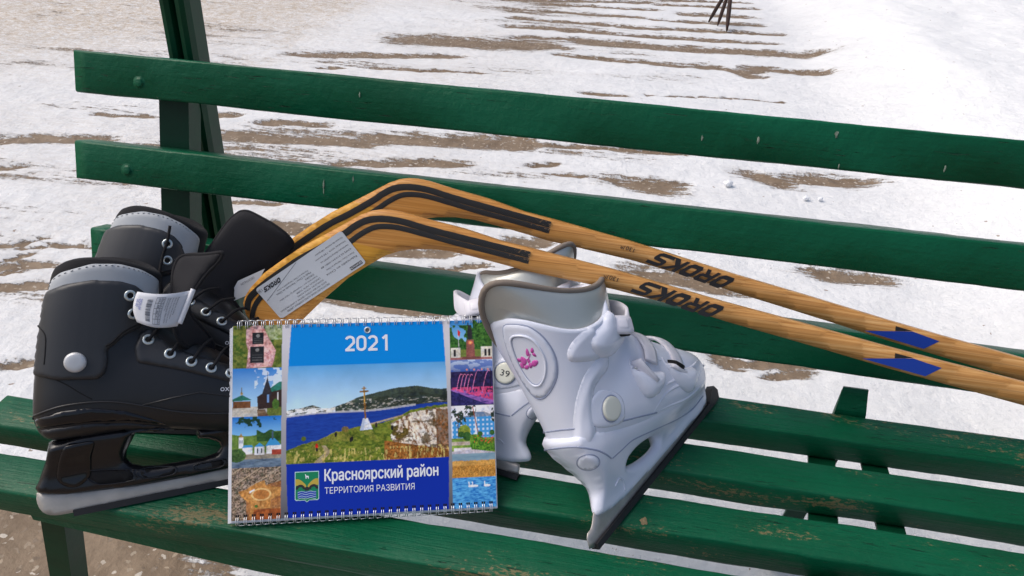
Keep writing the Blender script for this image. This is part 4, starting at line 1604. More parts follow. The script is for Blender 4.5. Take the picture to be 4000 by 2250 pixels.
    loc, nor = hit(pl.bvh(), (0.122, 0, 0.109), DW)
    dome(r, loc - nor * 0.001, nor, 0.0138, 0.0042, rings=((1.08, 0.0), (1.08, 0.25), (1.0, 0.3), (0.99, 0.7), (0.92, 0.95), (0.8, 1.02), (0.4, 1.05)))
    ro = r.build("rivet", M['cream'], root)
    g = MB()
    disc_ring(g, loc, nor, 0.0138, 0.0155, 0.0006)
    g.build("rivet_groove", M['groove'], ro)
    if side < 0:
        tx = MB()
        ex = Vector((-1, 0, 0))
        ex = (ex - nor * ex.dot(nor)).normalized()
        ey = Vector((0, 0, 1)) - nor * nor.z
        ey.normalize()
        put_text(tx, "39", loc + nor * 0.0038 - ex * 0.0060 - ey * 0.0042, ex, ey, 0.012, 0.0082, 0.01)
        tx.build("lettering", M['ink'], ro)
    # cuff strap: ribbed strap round the front, lever and its moulded lug
    lu = MB()
    patch(lu, mm((189, 208), (170, 199), (142, 198), (131, 190), (134, 176), (146, 165), (165, 160), (190, 163), (203, 170), (204, 186)), bb, DW, 0.012, 0.024, 0.003, smooth=4)
    lug = lu.build("buckle_lug", M['white'], root)
    lgb = lu.bvh()
    p1_, n1_ = hit(lgb, (0.183, 0, 0.196), DW)
    p2_, n2_ = hit(lgb, (0.203, 0, 0.172), DW)
    nn_ = (n1_ + n2_).normalized()
    cc_ = (p1_ + p2_) / 2
    tt_ = (p2_ - p1_)
    rc = MB()
    rbox(rc, cc_ + nn_ * 0.0000, tt_, nn_, 0.0165, 0.0118, 0.0036, 0.003)
    rc.build("buckle_recess", M['hole'], lug)
    le = MB()
    rbox(le, cc_ + nn_ * 0.0050 + tt_.normalized() * 0.0015, tt_, nn_, 0.0175, 0.0110, 0.0045, 0.0040, 0, 0.0015)
    lev = le.build("buckle_lever", M['white_strap'], root)
    g = MB()
    rbox(g, cc_ + nn_ * 0.0098 + tt_.normalized() * 0.003, tt_, nn_, 0.0090, 0.0065, 0.0022, 0.002, 0, 0.0005)
    g.build("lever_pad", M['white_strap'], lev)
    st = MB()
    spath = [(0.142, -0.058, 0.200), (0.162, -0.047, 0.205), (0.175, -0.026, 0.211), (0.180, 0.0, 0.214), (0.173, 0.026, 0.211), (0.154, 0.050, 0.203)]
    ribbon(st, spath, (0.32, 0, 0.95), 0.0115, 0.0026)
    dn = catmull([np.array(p) for p in spath], 8)
    for i in range(9, 25, 2):
        tg_ = dn[i + 1] - dn[i - 1]
        tg_ = tg_ / np.linalg.norm(tg_)
        wv_ = np.array((0.32, 0, 0.95))
        no_ = np.cross(wv_, tg_)
        no_ = no_ / np.linalg.norm(no_)
        if no_[0] < 0:
            no_ = -no_
        rbox(st, dn[i] + no_ * 0.0022, wv_, no_, 0.0112, 0.0011, 0.0010, 0.0009)
    st.build("strap", M['white_strap'], root)
    # instep straps: domed lugs low on the side, levers on top, bands over the instep
    for lugp, l0, l1, path, hw in ((((190, 140), (188, 126), (203, 116), (222, 103), (237, 95), (233, 84), (219, 77), (199, 78), (187, 87), (183, 108), (184, 130)), (0.207, 0.127), (0.228, 0.106),
                            [(0.166, -0.050, 0.142), (0.180, -0.044, 0.154), (0.194, -0.026, 0.167), (0.199, 0.0, 0.172), (0.194, 0.024, 0.167), (0.178, 0.046, 0.148)], 0.0105),
                           (((250, 110), (257, 92), (276, 78), (304, 62), (298, 48), (275, 41), (262, 54), (255, 74)), (0.269, 0.096), (0.295, 0.073),
                            [(0.212, -0.048, 0.106), (0.226, -0.040, 0.120), (0.238, -0.022, 0.136), (0.240, 0.0, 0.143), (0.232, 0.024, 0.139), (0.212, 0.046, 0.116)], 0.0100)):
        lu = MB()
        patch(lu, mm(*lugp), bb, DW, 0.0115, 0.020, 0.003, smooth=4)
        lg = lu.build("buckle_lug", M['white'], root)
        st = MB()
        ribbon(st, path, [(0.80, 0.0, -0.55)] * len(path), hw, 0.0022)
        so2 = st.build("strap", M['white_strap'], root)
        q1, m1 = hit(lu.bvh(), (l0[0], 0, l0[1]), DW)
        q2, m2 = hit(lu.bvh(), (l1[0], 0, l1[1]), DW)
        mn = (m1 + m2).normalized()
        qc = (q1 + q2) / 2
        qt = q2 - q1
        rc = MB()
        rbox(rc, qc - mn * 0.0006 - qt.normalized() * 0.0065, qt, mn, 0.0110, 0.0080, 0.0030, 0.002)
        rco = rc.build("strap_anchor", M['hole'], lg)
        le = MB()
        rbox(le, qc + mn * 0.0056 + qt.normalized() * 0.001, qt, mn, max(0.012, qt.length * 0.46), 0.0102, 0.0034, 0.003, 0, 0.0020)
        le.build("buckle_lever", M['white_strap'], root)
        sc = MB()
        sp_ = qc + mn * 0.0030 - qt.normalized() * 0.0160
        dome(sc, sp_, mn, 0.0024, 0.0012)
        sc.build("screw_head", M['silver_rivet'], rco)
    # ridges over the toe cap
    for pts in (((334, 52), (300, 46), (268, 58), (225, 66), (165, 56)), ((331, 66), (306, 64), (282, 72), (262, 86)), ((332, 40), (300, 34), (262, 38), (225, 50), (196, 58)), ((232, 76), (250, 72), (262, 68)), ((205, 124), (228, 116), (250, 104))):
        g = MB()
        q = len(catmull(pts, 6))
        line_on(g, mm(*pts), ab, DW, [0.0022 * (0.3 + 0.7 * math.sin(math.pi * i / (q - 1))) for i in range(q)], -0.0008, n=6, seg=8)
        g.build("toe_ridge", M['white'], boot)
    # blade and rubber guard
    bl = MB()
    prof_b = mm((-5, 7), (-2, 18), (2, 22), (8, 22), (14, 25), (24, 34), (60, 24), (120, 20), (190, 17), (260, 16), (300, 20), (304, 8), (290, 2), (5, 2))
    if side < 0:
        prof_b = mm((34, 7), (36, 20), (60, 24), (120, 20), (190, 17), (260, 16), (300, 20), (304, 8), (290, 2), (50, 2))
    inflate(bl, prof_b, 0.0017, 0.0012, 0.006)
    bl.build("blade", M['steel_dark'], root)
    gu = MB()
    prism(gu, mm((3 if side > 0 else 34, 0), (4 if side > 0 else 34, 7), (60, 7), (190, 6), (300, 7), (318, 20), (325, 21), (330, 12), (326, 2), (312, 0)), -0.0055, 0.0055)
    gu.build("edge_guard", M['guard'], root)
    return root

skw = white_skate(rot_frame((0.7844, 0.0235, 0.001), math.atan2(0.8858, 0.4641), math.radians(35)),
                  "white ice skate with a pink flower on its heel, in front of its twin", 1)
skw2 = white_skate(rot_frame((0.7150, 0.1020, 0.001), math.radians(168.3), math.radians(38.5), 0.92, True),
                   "white ice skate half hidden behind the calendar, 39 on its round rivet", -1)

EYE[0] = None
# ------------------------------------------------------------------ hockey sticks leaning on the back rest
TLT = math.radians(18.77)
NRM = Vector((0, -math.cos(TLT), math.sin(TLT)))
VZ = Vector((0, math.sin(TLT), math.cos(TLT)))
PB = Vector((0, 0.332, 0.1345))
TOP1 = [(0.2892, -0.0422), (0.2928, -0.0311), (0.3000, -0.0195), (0.3178, 0.0020), (0.3442, 0.0243), (0.3700, 0.0445), (0.3990, 0.0631), (0.4208, 0.0774), (0.4455, 0.0942), (0.4587, 0.1006), (0.4702, 0.1036), (0.4835, 0.1046), (0.4985, 0.1035), (0.5286, 0.0980), (0.5783, 0.0908), (0.6278, 0.0805), (0.6685, 0.0757), (0.7686, 0.0620), (0.9050, 0.0388), (0.9870, 0.0268), (1.1053, 0.0084), (1.1679, -0.0005), (1.2542, -0.0117), (1.56, -0.0545)]
BOT1 = [(0.2935, -0.0620), (0.3020, -0.0730), (0.3275, -0.0810), (0.3520, -0.0760), (0.3680, -0.0630), (0.3980, -0.0290), (0.4319, 0.0061), (0.4586, 0.0266), (0.4816, 0.0429), (0.4981, 0.0500), (0.5147, 0.0545), (0.5394, 0.0580), (0.5643, 0.0581), (0.5892, 0.0553), (0.6306, 0.0497), (0.6635, 0.0448), (0.7720, 0.0354), (0.8505, 0.0245), (0.9092, 0.0132), (0.9670, 0.0040), (1.0301, -0.0063), (1.1002, -0.0184), (1.1934, -0.0325), (1.2619, -0.0426), (1.56, -0.0850)]
SU = [(0.6646, 0.0662), (0.6287, 0.0708), (0.5958, 0.0750), (0.5628, 0.0792), (0.5295, 0.0840), (0.5043, 0.0884), (0.4876, 0.0897), (0.4709, 0.0889), (0.4543, 0.0846), (0.4395, 0.0754), (0.4280, 0.0657), (0.3961, 0.0426), (0.3704, 0.0259), (0.3444, 0.0054), (0.3180, -0.0172), (0.3001, -0.0372), (0.2965, -0.0540)]
SL_ = [(0.6638, 0.0580), (0.6294, 0.0627), (0.5965, 0.0669), (0.5634, 0.0711), (0.5300, 0.0762), (0.5048, 0.0798), (0.4881, 0.0808), (0.4714, 0.0791), (0.4598, 0.0745), (0.4467, 0.0655), (0.4352, 0.0557), (0.4135, 0.0380), (0.3795, 0.0115), (0.3446, -0.0103), (0.3198, -0.0293), (0.3073, -0.0470), (0.3030, -0.0659)]

def flat_strip(mb, path, hw, y, mi=0, ragged=0.0, seed=0):
    rr = random.Random(seed)
    P = catmull([np.array(p) for p in path], 6)
    L, R_ = [], []
    for i, p in enumerate(P):
        t = P[min(i + 1, len(P) - 1)] - P[max(i - 1, 0)]
        t /= np.linalg.norm(t)
        n = np.array((-t[1], t[0]))
        w = hw * (1 + rr.uniform(-ragged, ragged))
        L.append(p + n * w)
        R_.append(p - n * w)
    V, Fc = [], []
    m_ = 3
    for a, b in zip(L, R_):
        for k in range(m_ + 1):
            q = a + (b - a) * k / m_
            e = 1 - abs(2 * k / m_ - 1) ** 2
            V.append((q[0], y - 0.0003 * e, q[1]))
    for i in range(len(P) - 1):
        for k in range(m_):
            a = i * (m_ + 1) + k
            Fc.append((a, a + 1, a + m_ + 2, a + m_ + 1))
    return mb.add(V, Fc, mi)

def stroke_letters(mb, word, o, ex, ey, y, gap=0.14, th=0.30):
    """heavy squared capitals, drawn as strokes in a unit cell and laid along ex / ey"""
    S_ = {'O': ([(0.2, 0), (0.8, 0), (1, 0.22), (1, 0.78), (0.8, 1), (0.2, 1), (0, 0.78), (0, 0.22)], True),
          'R': None, 'K': None, 'S': None}
    o, ex, ey = (np.array(a, float) for a in (o, ex, ey))
    n = len(word)
    cw = 1.0 / (n + gap * (n - 1))
    polys = {'O': [([(0.18, 0), (0.82, 0), (1, 0.22), (1, 0.78), (0.82, 1), (0.18, 1), (0, 0.78), (0, 0.22)], [(0.34, 0.29), (0.29, 0.35), (0.29, 0.65), (0.34, 0.71), (0.66, 0.71), (0.71, 0.65), (0.71, 0.35), (0.66, 0.29)])],
             'R': [([(0, 0), (0, 1), (0.85, 1), (1, 0.86), (1, 0.50), (0.88, 0.38), (0.72, 0.38), (1.0, 0), (0.72, 0), (0.46, 0.36), (0.25, 0.36), (0.25, 0)], [(0.25, 0.58), (0.68, 0.58), (0.75, 0.64), (0.75, 0.72), (0.68, 0.78), (0.25, 0.78)])],
             'K': [([(0, 0), (0, 1), (0.26, 1), (0.30, 0.62), (0.68, 1), (1.08, 1), (0.54, 0.52), (1.10, 0), (0.70, 0), (0.30, 0.38), (0.26, 0)], None)],
             'S': [([(-0.08, 0), (0.86, 0), (1, 0.14), (1, 0.46), (0.86, 0.60), (0.26, 0.66), (0.26, 0.76), (1.12, 0.76), (1.02, 1), (0.16, 1), (0, 0.86), (0, 0.56), (0.14, 0.44), (0.74, 0.36), (0.74, 0.24), (-0.18, 0.24)], None)]}
    for i, c in enumerate(word):
        x0 = i * cw * (1 + gap)
        for out, hole in polys[c]:
            V, Fc, _, _ = fill(out, 0.2, (hole,) if hole else ())
            P = []
            for a, b in V:
                q = o + ex * (x0 + a * cw) + ey * b
                P.append((q[0], y, q[1]))
            mb.add(P, Fc, 0, False)

def hockey_stick(mat, label, paper):
    root = empty("hockey_stick", mat, label, "hockey stick", "wooden hockey sticks")
    out = [(a, b - 0.0038) for a, b in TOP1] + BOT1[::-1]
    V, Fc, loops, flat = fill(out, 0.009)
    n = len(V)
    A, B = [], []
    for p in V:
        dd = dist_poly(p, flat[0])
        th = 0.008 + 0.010 * float(sst(np.array(p[0]), 0.40, 0.60))
        r = 0.0028 * (1 - prof(dd, 0.0028))
        A.append((p[0], r, p[1]))
        B.append((p[0], th - r, p[1]))
    L = loops[0]
    faces = list(Fc) + [tuple(i + n for i in reversed(f)) for f in Fc] + [(L[i], L[(i + 1) % len(L)], L[(i + 1) % len(L)] + n, L[i] + n) for i in range(len(L))]
    b = MB()
    b.add(A + B, faces)
    body = b.build("stick_body", M['wood'], root)
    # softly shouldered rim ring inside the outline
    for pth, hw, sd in ((SU, 0.0042, 1), (SL_, 0.0034, 2)):
        s_ = MB()
        flat_strip(s_, pth, hw, -0.0003, ragged=0.03, seed=sd)
        s_.build("carbon_stripe", M['carbon'], root)
    t = MB()
    stroke_letters(t, "OROKS", (0.9075, 0.0312), (-0.0979, 0.0203), (-0.0184, -0.0156), -0.0004)
    t.build("lettering", M['ink'], root)
    t = MB()
    for s_, o, w in (("130", (0.7752, 0.0512), 0.0105), ("JR", (0.7635, 0.0530), 0.0065)):
        V_, F_ = text_mesh(s_, 1.0, 0.02 if s_ == "130" else 0.0)
        V_ = V_ - V_.min(0)
        mx = V_.max(0)
        t.add([(o[0] - q[0] / mx[0] * w - 0.0014 * q[1] / mx[1], -0.0004, o[1] + q[0] / mx[0] * w * 0.2 - q[1] / mx[1] * 0.0052) for q in V_], F_, 0, False)
    t.build("lettering", M['ink'], root)
    q = MB()
    P = [(1.0726, -0.0103), (1.1291, -0.0021), (1.1625, -0.0093), (1.1469, -0.0220)]
    q.add([(a, -0.0003, b_) for a, b_ in P], [(0, 1, 2, 3)], 0, False)
    q.build("blue_mark", M['blue_mark'], root)
    q = MB()
    P = [(1.1077, 0.0016), (1.1085, -0.0047), (1.1291, -0.0017), (1.1275, -0.0012)]
    q.add([(a, -0.0003, b_) for a, b_ in P], [(0, 1, 2, 3)], 0, False)
    q.build("black_mark", M['ink'], root)
    if paper:
        A_, B_, C_, D_ = (np.array(p) for p in ((0.4228, 0.0685), (0.4575, 0.0307), (0.3444, -0.0599), (0.3081, -0.0238)))
        def at(s, u):
            return A_ * (1 - s) * (1 - u) + D_ * s * (1 - u) + B_ * (1 - s) * u + C_ * s * u
        rc = []
        for cs, cu, a0 in ((0.97, 0.93, 0), (0.03, 0.93, 90), (0.03, 0.07, 180), (0.97, 0.07, 270)):
            for k in range(5):
                an = math.radians(a0 + 22.5 * k)
                rc.append(tuple(at(cs + 0.03 * math.cos(an), cu + 0.07 * math.sin(an))))
        pl = MB()
        prism(pl, rc, -0.0012, -0.0008)
        lab = pl.build("paper_label", M['label_paper'], root)
        tx = MB()
        def line(s_, sa, u, w, h, bold=0.0, shear=0.0, mi=0):
            V_, F_ = text_mesh(s_, 1.0, bold, shear)
            if not len(V_):
                return
            V_ = V_ - V_.min(0)
            mx = V_.max(0)
            P_ = []
            for k in V_:
                z = at(sa + k[0] / mx[0] * w, u + k[1] / mx[1] * h)
                P_.append((z[0], -0.0014 - 0.0002 * (mi == 2), z[1]))
            tx.add(P_, F_, mi, False)
        lo_, lx_, ly_ = at(0.735, 0.085), at(0.925, 0.085) - at(0.735, 0.085), at(0.755, 0.205) - at(0.735, 0.085)
        stroke_letters(tx, "OROKS", lo_, lx_, ly_, -0.0015)
        line("130", 0.95, 0.07, 0.045, 0.08)
        bxp = [at(s_, u) for s_, u in ((0.025, 0.87), (0.155, 0.87), (0.155, 0.955), (0.025, 0.955))]
        tx.add([(p[0], -0.0014, p[1]) for p in bxp], [(0, 1, 2, 3)], 0, False)
        line("DECATHLON", 0.03, 0.885, 0.12, 0.05, 0.01, 0, 2)
        colL = ["Crosse de hockey 130 Junior", "Hockey stick 130 Junior", "Importado para o Brasil por IGUASPORT Ltda", "CNPJ 02.314.041/0001-88", "Made in China / Fabriqu\u00e9 en Chine", "Fabricado en China"]
        for i, s_ in enumerate(colL):
            line(s_, 0.03, 0.12 + i * 0.115, 0.31 + 0.03 * (i % 2), 0.05, 0.015 if i < 2 else 0.0)
        colR = ["DECATHLON HONG KONG COMPANY LIMITED", "SUITE 1903 BEA OCEAN CENTRE, 5 CANTON ROAD", "KOWLOON, HONG KONG", "LINCOLN, NEW YORK", "Importado por / Imported by / Ithal Eden", "OROKS", "Made in China / Fabricado en China", "Fabriqu\u00e9 en Chine / Hergestellt in China"]
        for i, s_ in enumerate(colR):
            u = 0.90 - i * 0.082
            line(s_, 0.40 + 0.012 * i, u, (0.50, 0.54, 0.30, 0.28, 0.44, 0.10, 0.40, 0.36)[i], 0.045)
        p0, p1 = at(0.52, 0.02), at(0.985, 0.42)
        dv = (p1 - p0) / np.linalg.norm(p1 - p0)
        nv = np.array((-dv[1], dv[0])) * 0.00022
        tx.add([(p[0], -0.0014, p[1]) for p in (p0 - nv, p1 - nv, p1 + nv, p0 + nv)], [(0, 1, 2, 3)], 0, False)
        tx.build("label_print", [M['ink'], M['ink'], M['ink_white']], lab)
    return root

d1 = 0.095
JR = 0.9605      # size of the front stick
st1 = frame(Vector((0.0297, 0.2122, 0.1859)), Vector((1, 0, 0)) * JR, -NRM * JR, VZ * JR)
hockey_stick(st1, "wooden hockey stick in front, paper label on its blade, laid across the white skates", True)
ph = -0.0267
piv = np.array((0.4702, 0.1036))
cR, sR = math.cos(ph), math.sin(ph)
Rm = np.array([[cR, -sR], [sR, cR]])
off = piv - Rm @ piv + np.array((0.0183, 0.0359))
X2 = Vector((1, 0, 0)) * cR + VZ * sR
Z2 = Vector((1, 0, 0)) * (-sR) + VZ * cR
P2 = PB + NRM * (d1 - 0.055) + Vector((1, 0, 0)) * float(off[0]) + VZ * float(off[1])
hockey_stick(frame(P2, X2, -NRM, Z2), "wooden hockey stick behind and above the one with the paper label", False)

# ------------------------------------------------------------------ wall calendar set up as a tent
CU, CV = Vector((0.9609, 0.2765, -0.0120)).normalized(), Vector((-0.1674, 0.6222, 0.7647))
CV = (CV - CU * CV.dot(CU)).normalized()
CN = CU.cross(CV)
CW, CH = 0.297, 0.2175
cal = empty("desk_calendar", frame(Vector((0.3816, -0.0226, 0.0095)), CU, CV, CN),
            "2021 spiral bound photo calendar propped up like a tent on the bench seat", "calendar")
RW_, RH_ = 660, 488
IMG = np.zeros((RH_, RW_, 3))
yy, xx = np.mgrid[0:RH_, 0:RW_]
UU, VV = (xx + 0.5) / RW_, (yy + 0.5) / RH_          # u to the right, v downwards

def c_(r, g, b):
    return lin((r, g, b))
def paint(mask, col, a=1.0):
    global IMG
    m_ = (np.asarray(mask, float) * a)[..., None]
    IMG = IMG * (1 - m_) + np.asarray(col) * m_
def pmask(poly, box_):
    """polygon in the 0..1 frame of a picture box"""
    u0, v0, u1, v1 = box_
    P = [(u0 + p[0] * (u1 - u0), v0 + p[1] * (v1 - v0)) for p in poly]
    m_ = np.zeros(UU.shape, bool)
    j = len(P) - 1
    for i in range(len(P)):
        xi, yi = P[i]
        xj, yj = P[j]
        if yi != yj:
            m_ ^= ((yi > VV) != (yj > VV)) & (UU < (xj - xi) * (VV - yi) / (yj - yi) + xi)
        j = i
    return m_
def emask(cx_, cy_, rx, ry, box_):
    u0, v0, u1, v1 = box_
    a = (UU - (u0 + cx_ * (u1 - u0))) / (rx * (u1 - u0))
    b = (VV - (v0 + cy_ * (v1 - v0))) / (ry * (v1 - v0))
    return a * a + b * b < 1
def bmask(box_):
    u0, v0, u1, v1 = box_
    return (UU >= u0) & (UU < u1) & (VV >= v0) & (VV < v1)
def lu_(box_):
    u0, v0, u1, v1 = box_
    return (UU - u0) / (u1 - u0), (VV - v0) / (v1 - v0)
def tex(col_a, col_b, scale, seed, contrast=1.6, sx=1.0, oct=4):
    n = vnoise(UU * scale * 1.35 * sx, VV * scale, seed, oct, 0.6)
    n = np.clip((n - 0.5) * contrast + 0.5, 0, 1)[..., None]
    return np.asarray(col_a) * (1 - n) + np.asarray(col_b) * n
def grad(ca, cb, t):
    t = np.clip(t, 0, 1)[..., None]
    return np.asarray(ca) * (1 - t) + np.asarray(cb) * t
def seg_mask(p, q, w, box_):
    u0, v0, u1, v1 = box_
    asp = CW / CH
    a = np.array(((u0 + p[0] * (u1 - u0)) * asp, v0 + p[1] * (v1 - v0)))
    b = np.array(((u0 + q[0] * (u1 - u0)) * asp, v0 + q[1] * (v1 - v0)))
    d = b - a
    X, Y = UU * asp - a[0], VV - a[1]
    t = np.clip((X * d[0] + Y * d[1]) / max((d * d).sum(), 1e-9), 0, 1)
    return np.hypot(X - t * d[0], Y - t * d[1]) < w

def b_main(v):
    return (v - 0.222) / 0.508
# grey margins, shading from light to dark grey as printed
paint(np.ones_like(UU), grad(c_(205, 203, 208), c_(92, 92, 98), (VV - 0.1) * 1.15))
edge = 0.204 + 0.013 * (2 * (VV - 0.62)) ** 2 - 0.004
redge = 0.812 - 0.016 * (1.5 * (VV - 0.62)) ** 2 + 0.006
panel = (UU > edge) & (UU < redge)
paint(panel & (VV < 0.225), c_(0, 132, 214))
paint(panel & (VV >= 0.728), c_(14, 46, 158))
# main picture: a cross on a headland over a wide river
B0 = (0.20, 0.222, 0.815, 0.730)
pm = panel & (VV >= 0.222) & (VV < 0.728)
a, b = lu_(B0)
paint(pm, grad(c_(88, 160, 215), c_(190, 220, 238), b / 0.45))
hill = 0.455 - 0.02 * np.clip(a / 0.25, 0, 1) - 0.18 * sst(a, 0.22, 0.70) - 0.01 * np.sin(a * 18) + 0.02 * sst(a, 0.8, 1.0) - 0.03 * np.exp(-((a - 0.155) / 0.05) ** 2) + 0.012 * (vnoise(a * 30, a * 0, 5) - 0.5)
paint(pm & (b > hill), tex(c_(38, 48, 52), c_(70, 82, 66), 60, 3))
paint(pm & (b > hill) & (vnoise(a * 60, b * 90, 8) > 0.60) & (b > 0.36), c_(190, 185, 175), 0.7)
paint(pm & (b > 0.445 - 0.01 * a * 3) & (b > hill) & (a < 0.30) & (b < 0.53) & (vnoise(a * 26, b * 60, 9) > 0.42), c_(225, 225, 222), 0.9)
paint(pm & (b > hill + 0.06) & (a > 0.45) & (vnoise(a * 20, b * 60, 19) > 0.5), c_(44, 52, 40), 0.8)
shore = 0.515 - 0.085 * a - 0.01 * np.sin(a * 9)
paint(pm & (b > shore), tex(c_(22, 52, 138), c_(34, 72, 165), 130, 11, 1.4, 0.2))
paint(pm & (np.abs(b - shore) < 0.011) & (a < 0.8), c_(205, 205, 205), 0.6)
land = np.interp(a, (0, 0.1, 0.2, 0.3, 0.40, 0.5, 0.6, 0.68, 0.76, 0.84, 1.0), (0.86, 0.80, 0.76, 0.69, 0.655, 0.63, 0.61, 0.57, 0.50, 0.47, 0.44)) + 0.02 * (vnoise(a * 40, a * 0 + 3, 4) - 0.5)
grass = tex(c_(62, 88, 24), c_(134, 144, 52), 110, 14, 2.0, 0.6)
paint(pm & (b > land), grass)
paint(pm & (b > land) & (vnoise(a * 14, b * 12, 30) > 0.56), tex(c_(92, 106, 34), c_(160, 150, 70), 160, 15, 2.0), 0.7)
cliff = np.interp(b, (0.44, 0.52, 0.58, 0.68, 0.78, 0.9, 1.0), (0.78, 0.72, 0.62, 0.66, 0.64, 0.66, 0.80)) + 0.05 * (vnoise(a * 20, b * 20, 17) - 0.5)
cm = pm & (b > land + 0.03) & (a > cliff)
paint(cm, tex(c_(120, 78, 40), c_(240, 226, 206), 60, 18, 3.2, 1.8))
paint(cm & (vnoise(a * 60 - b * 20, b * 14 + a * 8, 33) > 0.55), c_(236, 226, 212), 0.75)
paint(cm & (vnoise(a * 20, b * 26, 29) > 0.62), c_(78, 62, 30), 0.8)
paint(pm & (a > 0.60) & (b > 0.82 + 0.30 * (a - 0.68)) & (b > 0.80), tex(c_(92, 58, 22), c_(172, 110, 50), 140, 27, 2.4))
paint(pm & (b > 0.50) & (a > 0.93), tex(c_(70, 52, 26), c_(140, 86, 44), 120, 28, 2.4), 0.85)
paint(pm & emask(0.70, 0.71, 0.055, 0.07, B0) & (vnoise(a * 30, b * 30, 47) > 0.45), tex(c_(58, 50, 22), c_(120, 100, 44), 140, 23, 2))
pth = 0.22 + 0.12 * (0.95 - b) + 0.02 * np.sin(b * 30)
paint(pm & (b > 0.82) & (np.abs(a - pth) < 0.012 + 0.07 * (b - 0.82) + 0.0), tex(c_(150, 130, 100), c_(200, 180, 150), 150, 25), 0.8)
paint(pm & (b > 0.86) & (vnoise(a * 120, b * 22, 44) > 0.60), c_(206, 186, 110), 0.75)
paint(pm & seg_mask((0.50, 0.63), (0.72, 0.545), 0.004, B0), c_(190, 170, 120), 0.8)
paint(pm & emask(0.36, 0.665, 0.022, 0.03, B0), tex(c_(90, 80, 30), c_(150, 126, 60), 200, 46), 0.9)
paint(pm & emask(0.106, 0.745, 0.015, 0.024, B0), c_(92, 108, 42))
paint(pm & pmask([(0.470, 0.56), (0.500, 0.56), (0.530, 0.675), (0.450, 0.685)], B0), c_(222, 226, 236))
paint(pm & pmask([(0.470, 0.56), (0.482, 0.56), (0.475, 0.684), (0.450, 0.685)], B0), c_(176, 186, 206))
paint(pm & seg_mask((0.478, 0.24), (0.485, 0.56), 0.0042, B0), c_(140, 98, 44))
paint(pm & seg_mask((0.476, 0.24), (0.481, 0.40), 0.0020, B0), c_(206, 166, 84))
paint(pm & seg_mask((0.455, 0.285), (0.502, 0.282), 0.0045, B0), c_(116, 84, 44))
paint(pm & seg_mask((0.467, 0.253), (0.489, 0.252), 0.0030, B0), c_(150, 112, 60))
paint(pm & seg_mask((0.475, 0.42), (0.490, 0.44), 0.0030, B0), c_(110, 78, 40))
for x, y, col in ((0.302, 0.715, (30, 30, 32)), (0.402, 0.765, (34, 32, 34)), (0.394, 0.775, (34, 32, 34)), (0.552, 0.635, (48, 40, 40)), (0.651, 0.672, (34, 32, 32))):
    paint(pm & emask(x, y, 0.008, 0.026, B0), c_(*col))
paint(pm & emask(0.185, 0.825, 0.009, 0.026, B0), c_(206, 44, 30))
paint(pm & emask(0.186, 0.860, 0.007, 0.018, B0), c_(40, 34, 40))

# left column of four pictures
LU = 0.1845 - 0.004 * VV
lc = UU < LU
B1 = (0, 0, 0.183, 0.225)
q = lc & bmask((0, 0, 0.2, 0.225))
a, b = lu_(B1)
paint(q, tex(c_(52, 84, 28), c_(128, 132, 58), 70, 50, 2.2))
paint(q & (a > 0.66) & (b < 0.35), tex(c_(110, 132, 60), c_(190, 200, 160), 90, 51, 2))
stone = pmask([(0.27, 0.10), (0.42, 0.0), (0.62, 0.02), (0.70, 0.22), (0.78, 0.40), (0.88, 0.60), (0.84, 0.85), (0.80, 0.98), (0.28, 1.0), (0.32, 0.6), (0.27, 0.4)], B1)
paint(q & stone, tex(c_(176, 112, 112), c_(238, 196, 192), 80, 52, 2.4))
for bx_ in ((0.40, 0.17, 0.63, 0.45), (0.36, 0.50, 0.64, 0.88)):
    r_ = (B1[0] + bx_[0] * 0.183, B1[1] + bx_[1] * 0.225, B1[0] + bx_[2] * 0.183, B1[1] + bx_[3] * 0.225)
    paint(q & bmask(r_), c_(34, 36, 40))
    aa, bb_ = lu_(r_)
    paint(q & bmask(r_) & (np.sin(bb_ * 40) > 0.4) & (bb_ > 0.5) & (aa > 0.12) & (aa < 0.88), c_(112, 112, 112), 0.5)
    paint(q & emask((bx_[0] + bx_[2]) / 2, bx_[1] + 0.08, 0.04, 0.04, B1), c_(150, 150, 150), 0.7)
B2 = (0, 0.225, 0.183, 0.475)
q = lc & bmask((0, 0.225, 0.2, 0.475))
a, b = lu_(B2)
paint(q, grad(c_(52, 128, 206), c_(160, 202, 234), b / 0.7))
paint(q & (a > 0.45) & (b < 0.45) & (vnoise(a * 9, b * 9, 60) > 0.5), c_(224, 234, 244), 0.75)
paint(q & (b > 0.80), c_(190, 184, 172))
paint(q & (b > 0.80) & (a > 0.70), tex(c_(76, 98, 40), c_(120, 130, 60), 120, 61))
paint(q & pmask([(0.0, 0.64), (0.20, 0.55), (0.40, 0.66), (0.0, 0.68)], B2), c_(44, 112, 96))
paint(q & bmask((0.003, 0.395, 0.068, 0.430)), tex(c_(92, 58, 38), c_(128, 84, 50), 120, 62))
paint(q & emask(0.19, 0.52, 0.025, 0.035, B2), c_(196, 160, 90))
paint(q & seg_mask((0.19, 0.40), (0.19, 0.52), 0.0012, B2), c_(120, 110, 90))
paint(q & pmask([(0.50, 0.60), (1.0, 0.30), (1.0, 0.82), (0.52, 0.86)], B2), c_(58, 44, 40))
paint(q & pmask([(0.66, 0.50), (0.95, 0.30), (1.0, 0.30), (1.0, 0.46), (0.72, 0.52)], B2), c_(46, 118, 102))
paint(q & pmask([(0.60, 0.55), (0.71, 0.20), (0.80, 0.52), (0.78, 0.60)], B2), c_(52, 50, 56))
paint(q & seg_mask((0.715, 0.10), (0.715, 0.24), 0.0014, B2), c_(60, 54, 50))
paint(q & bmask((0.129, 0.365, 0.137, 0.405)), c_(120, 160, 210))
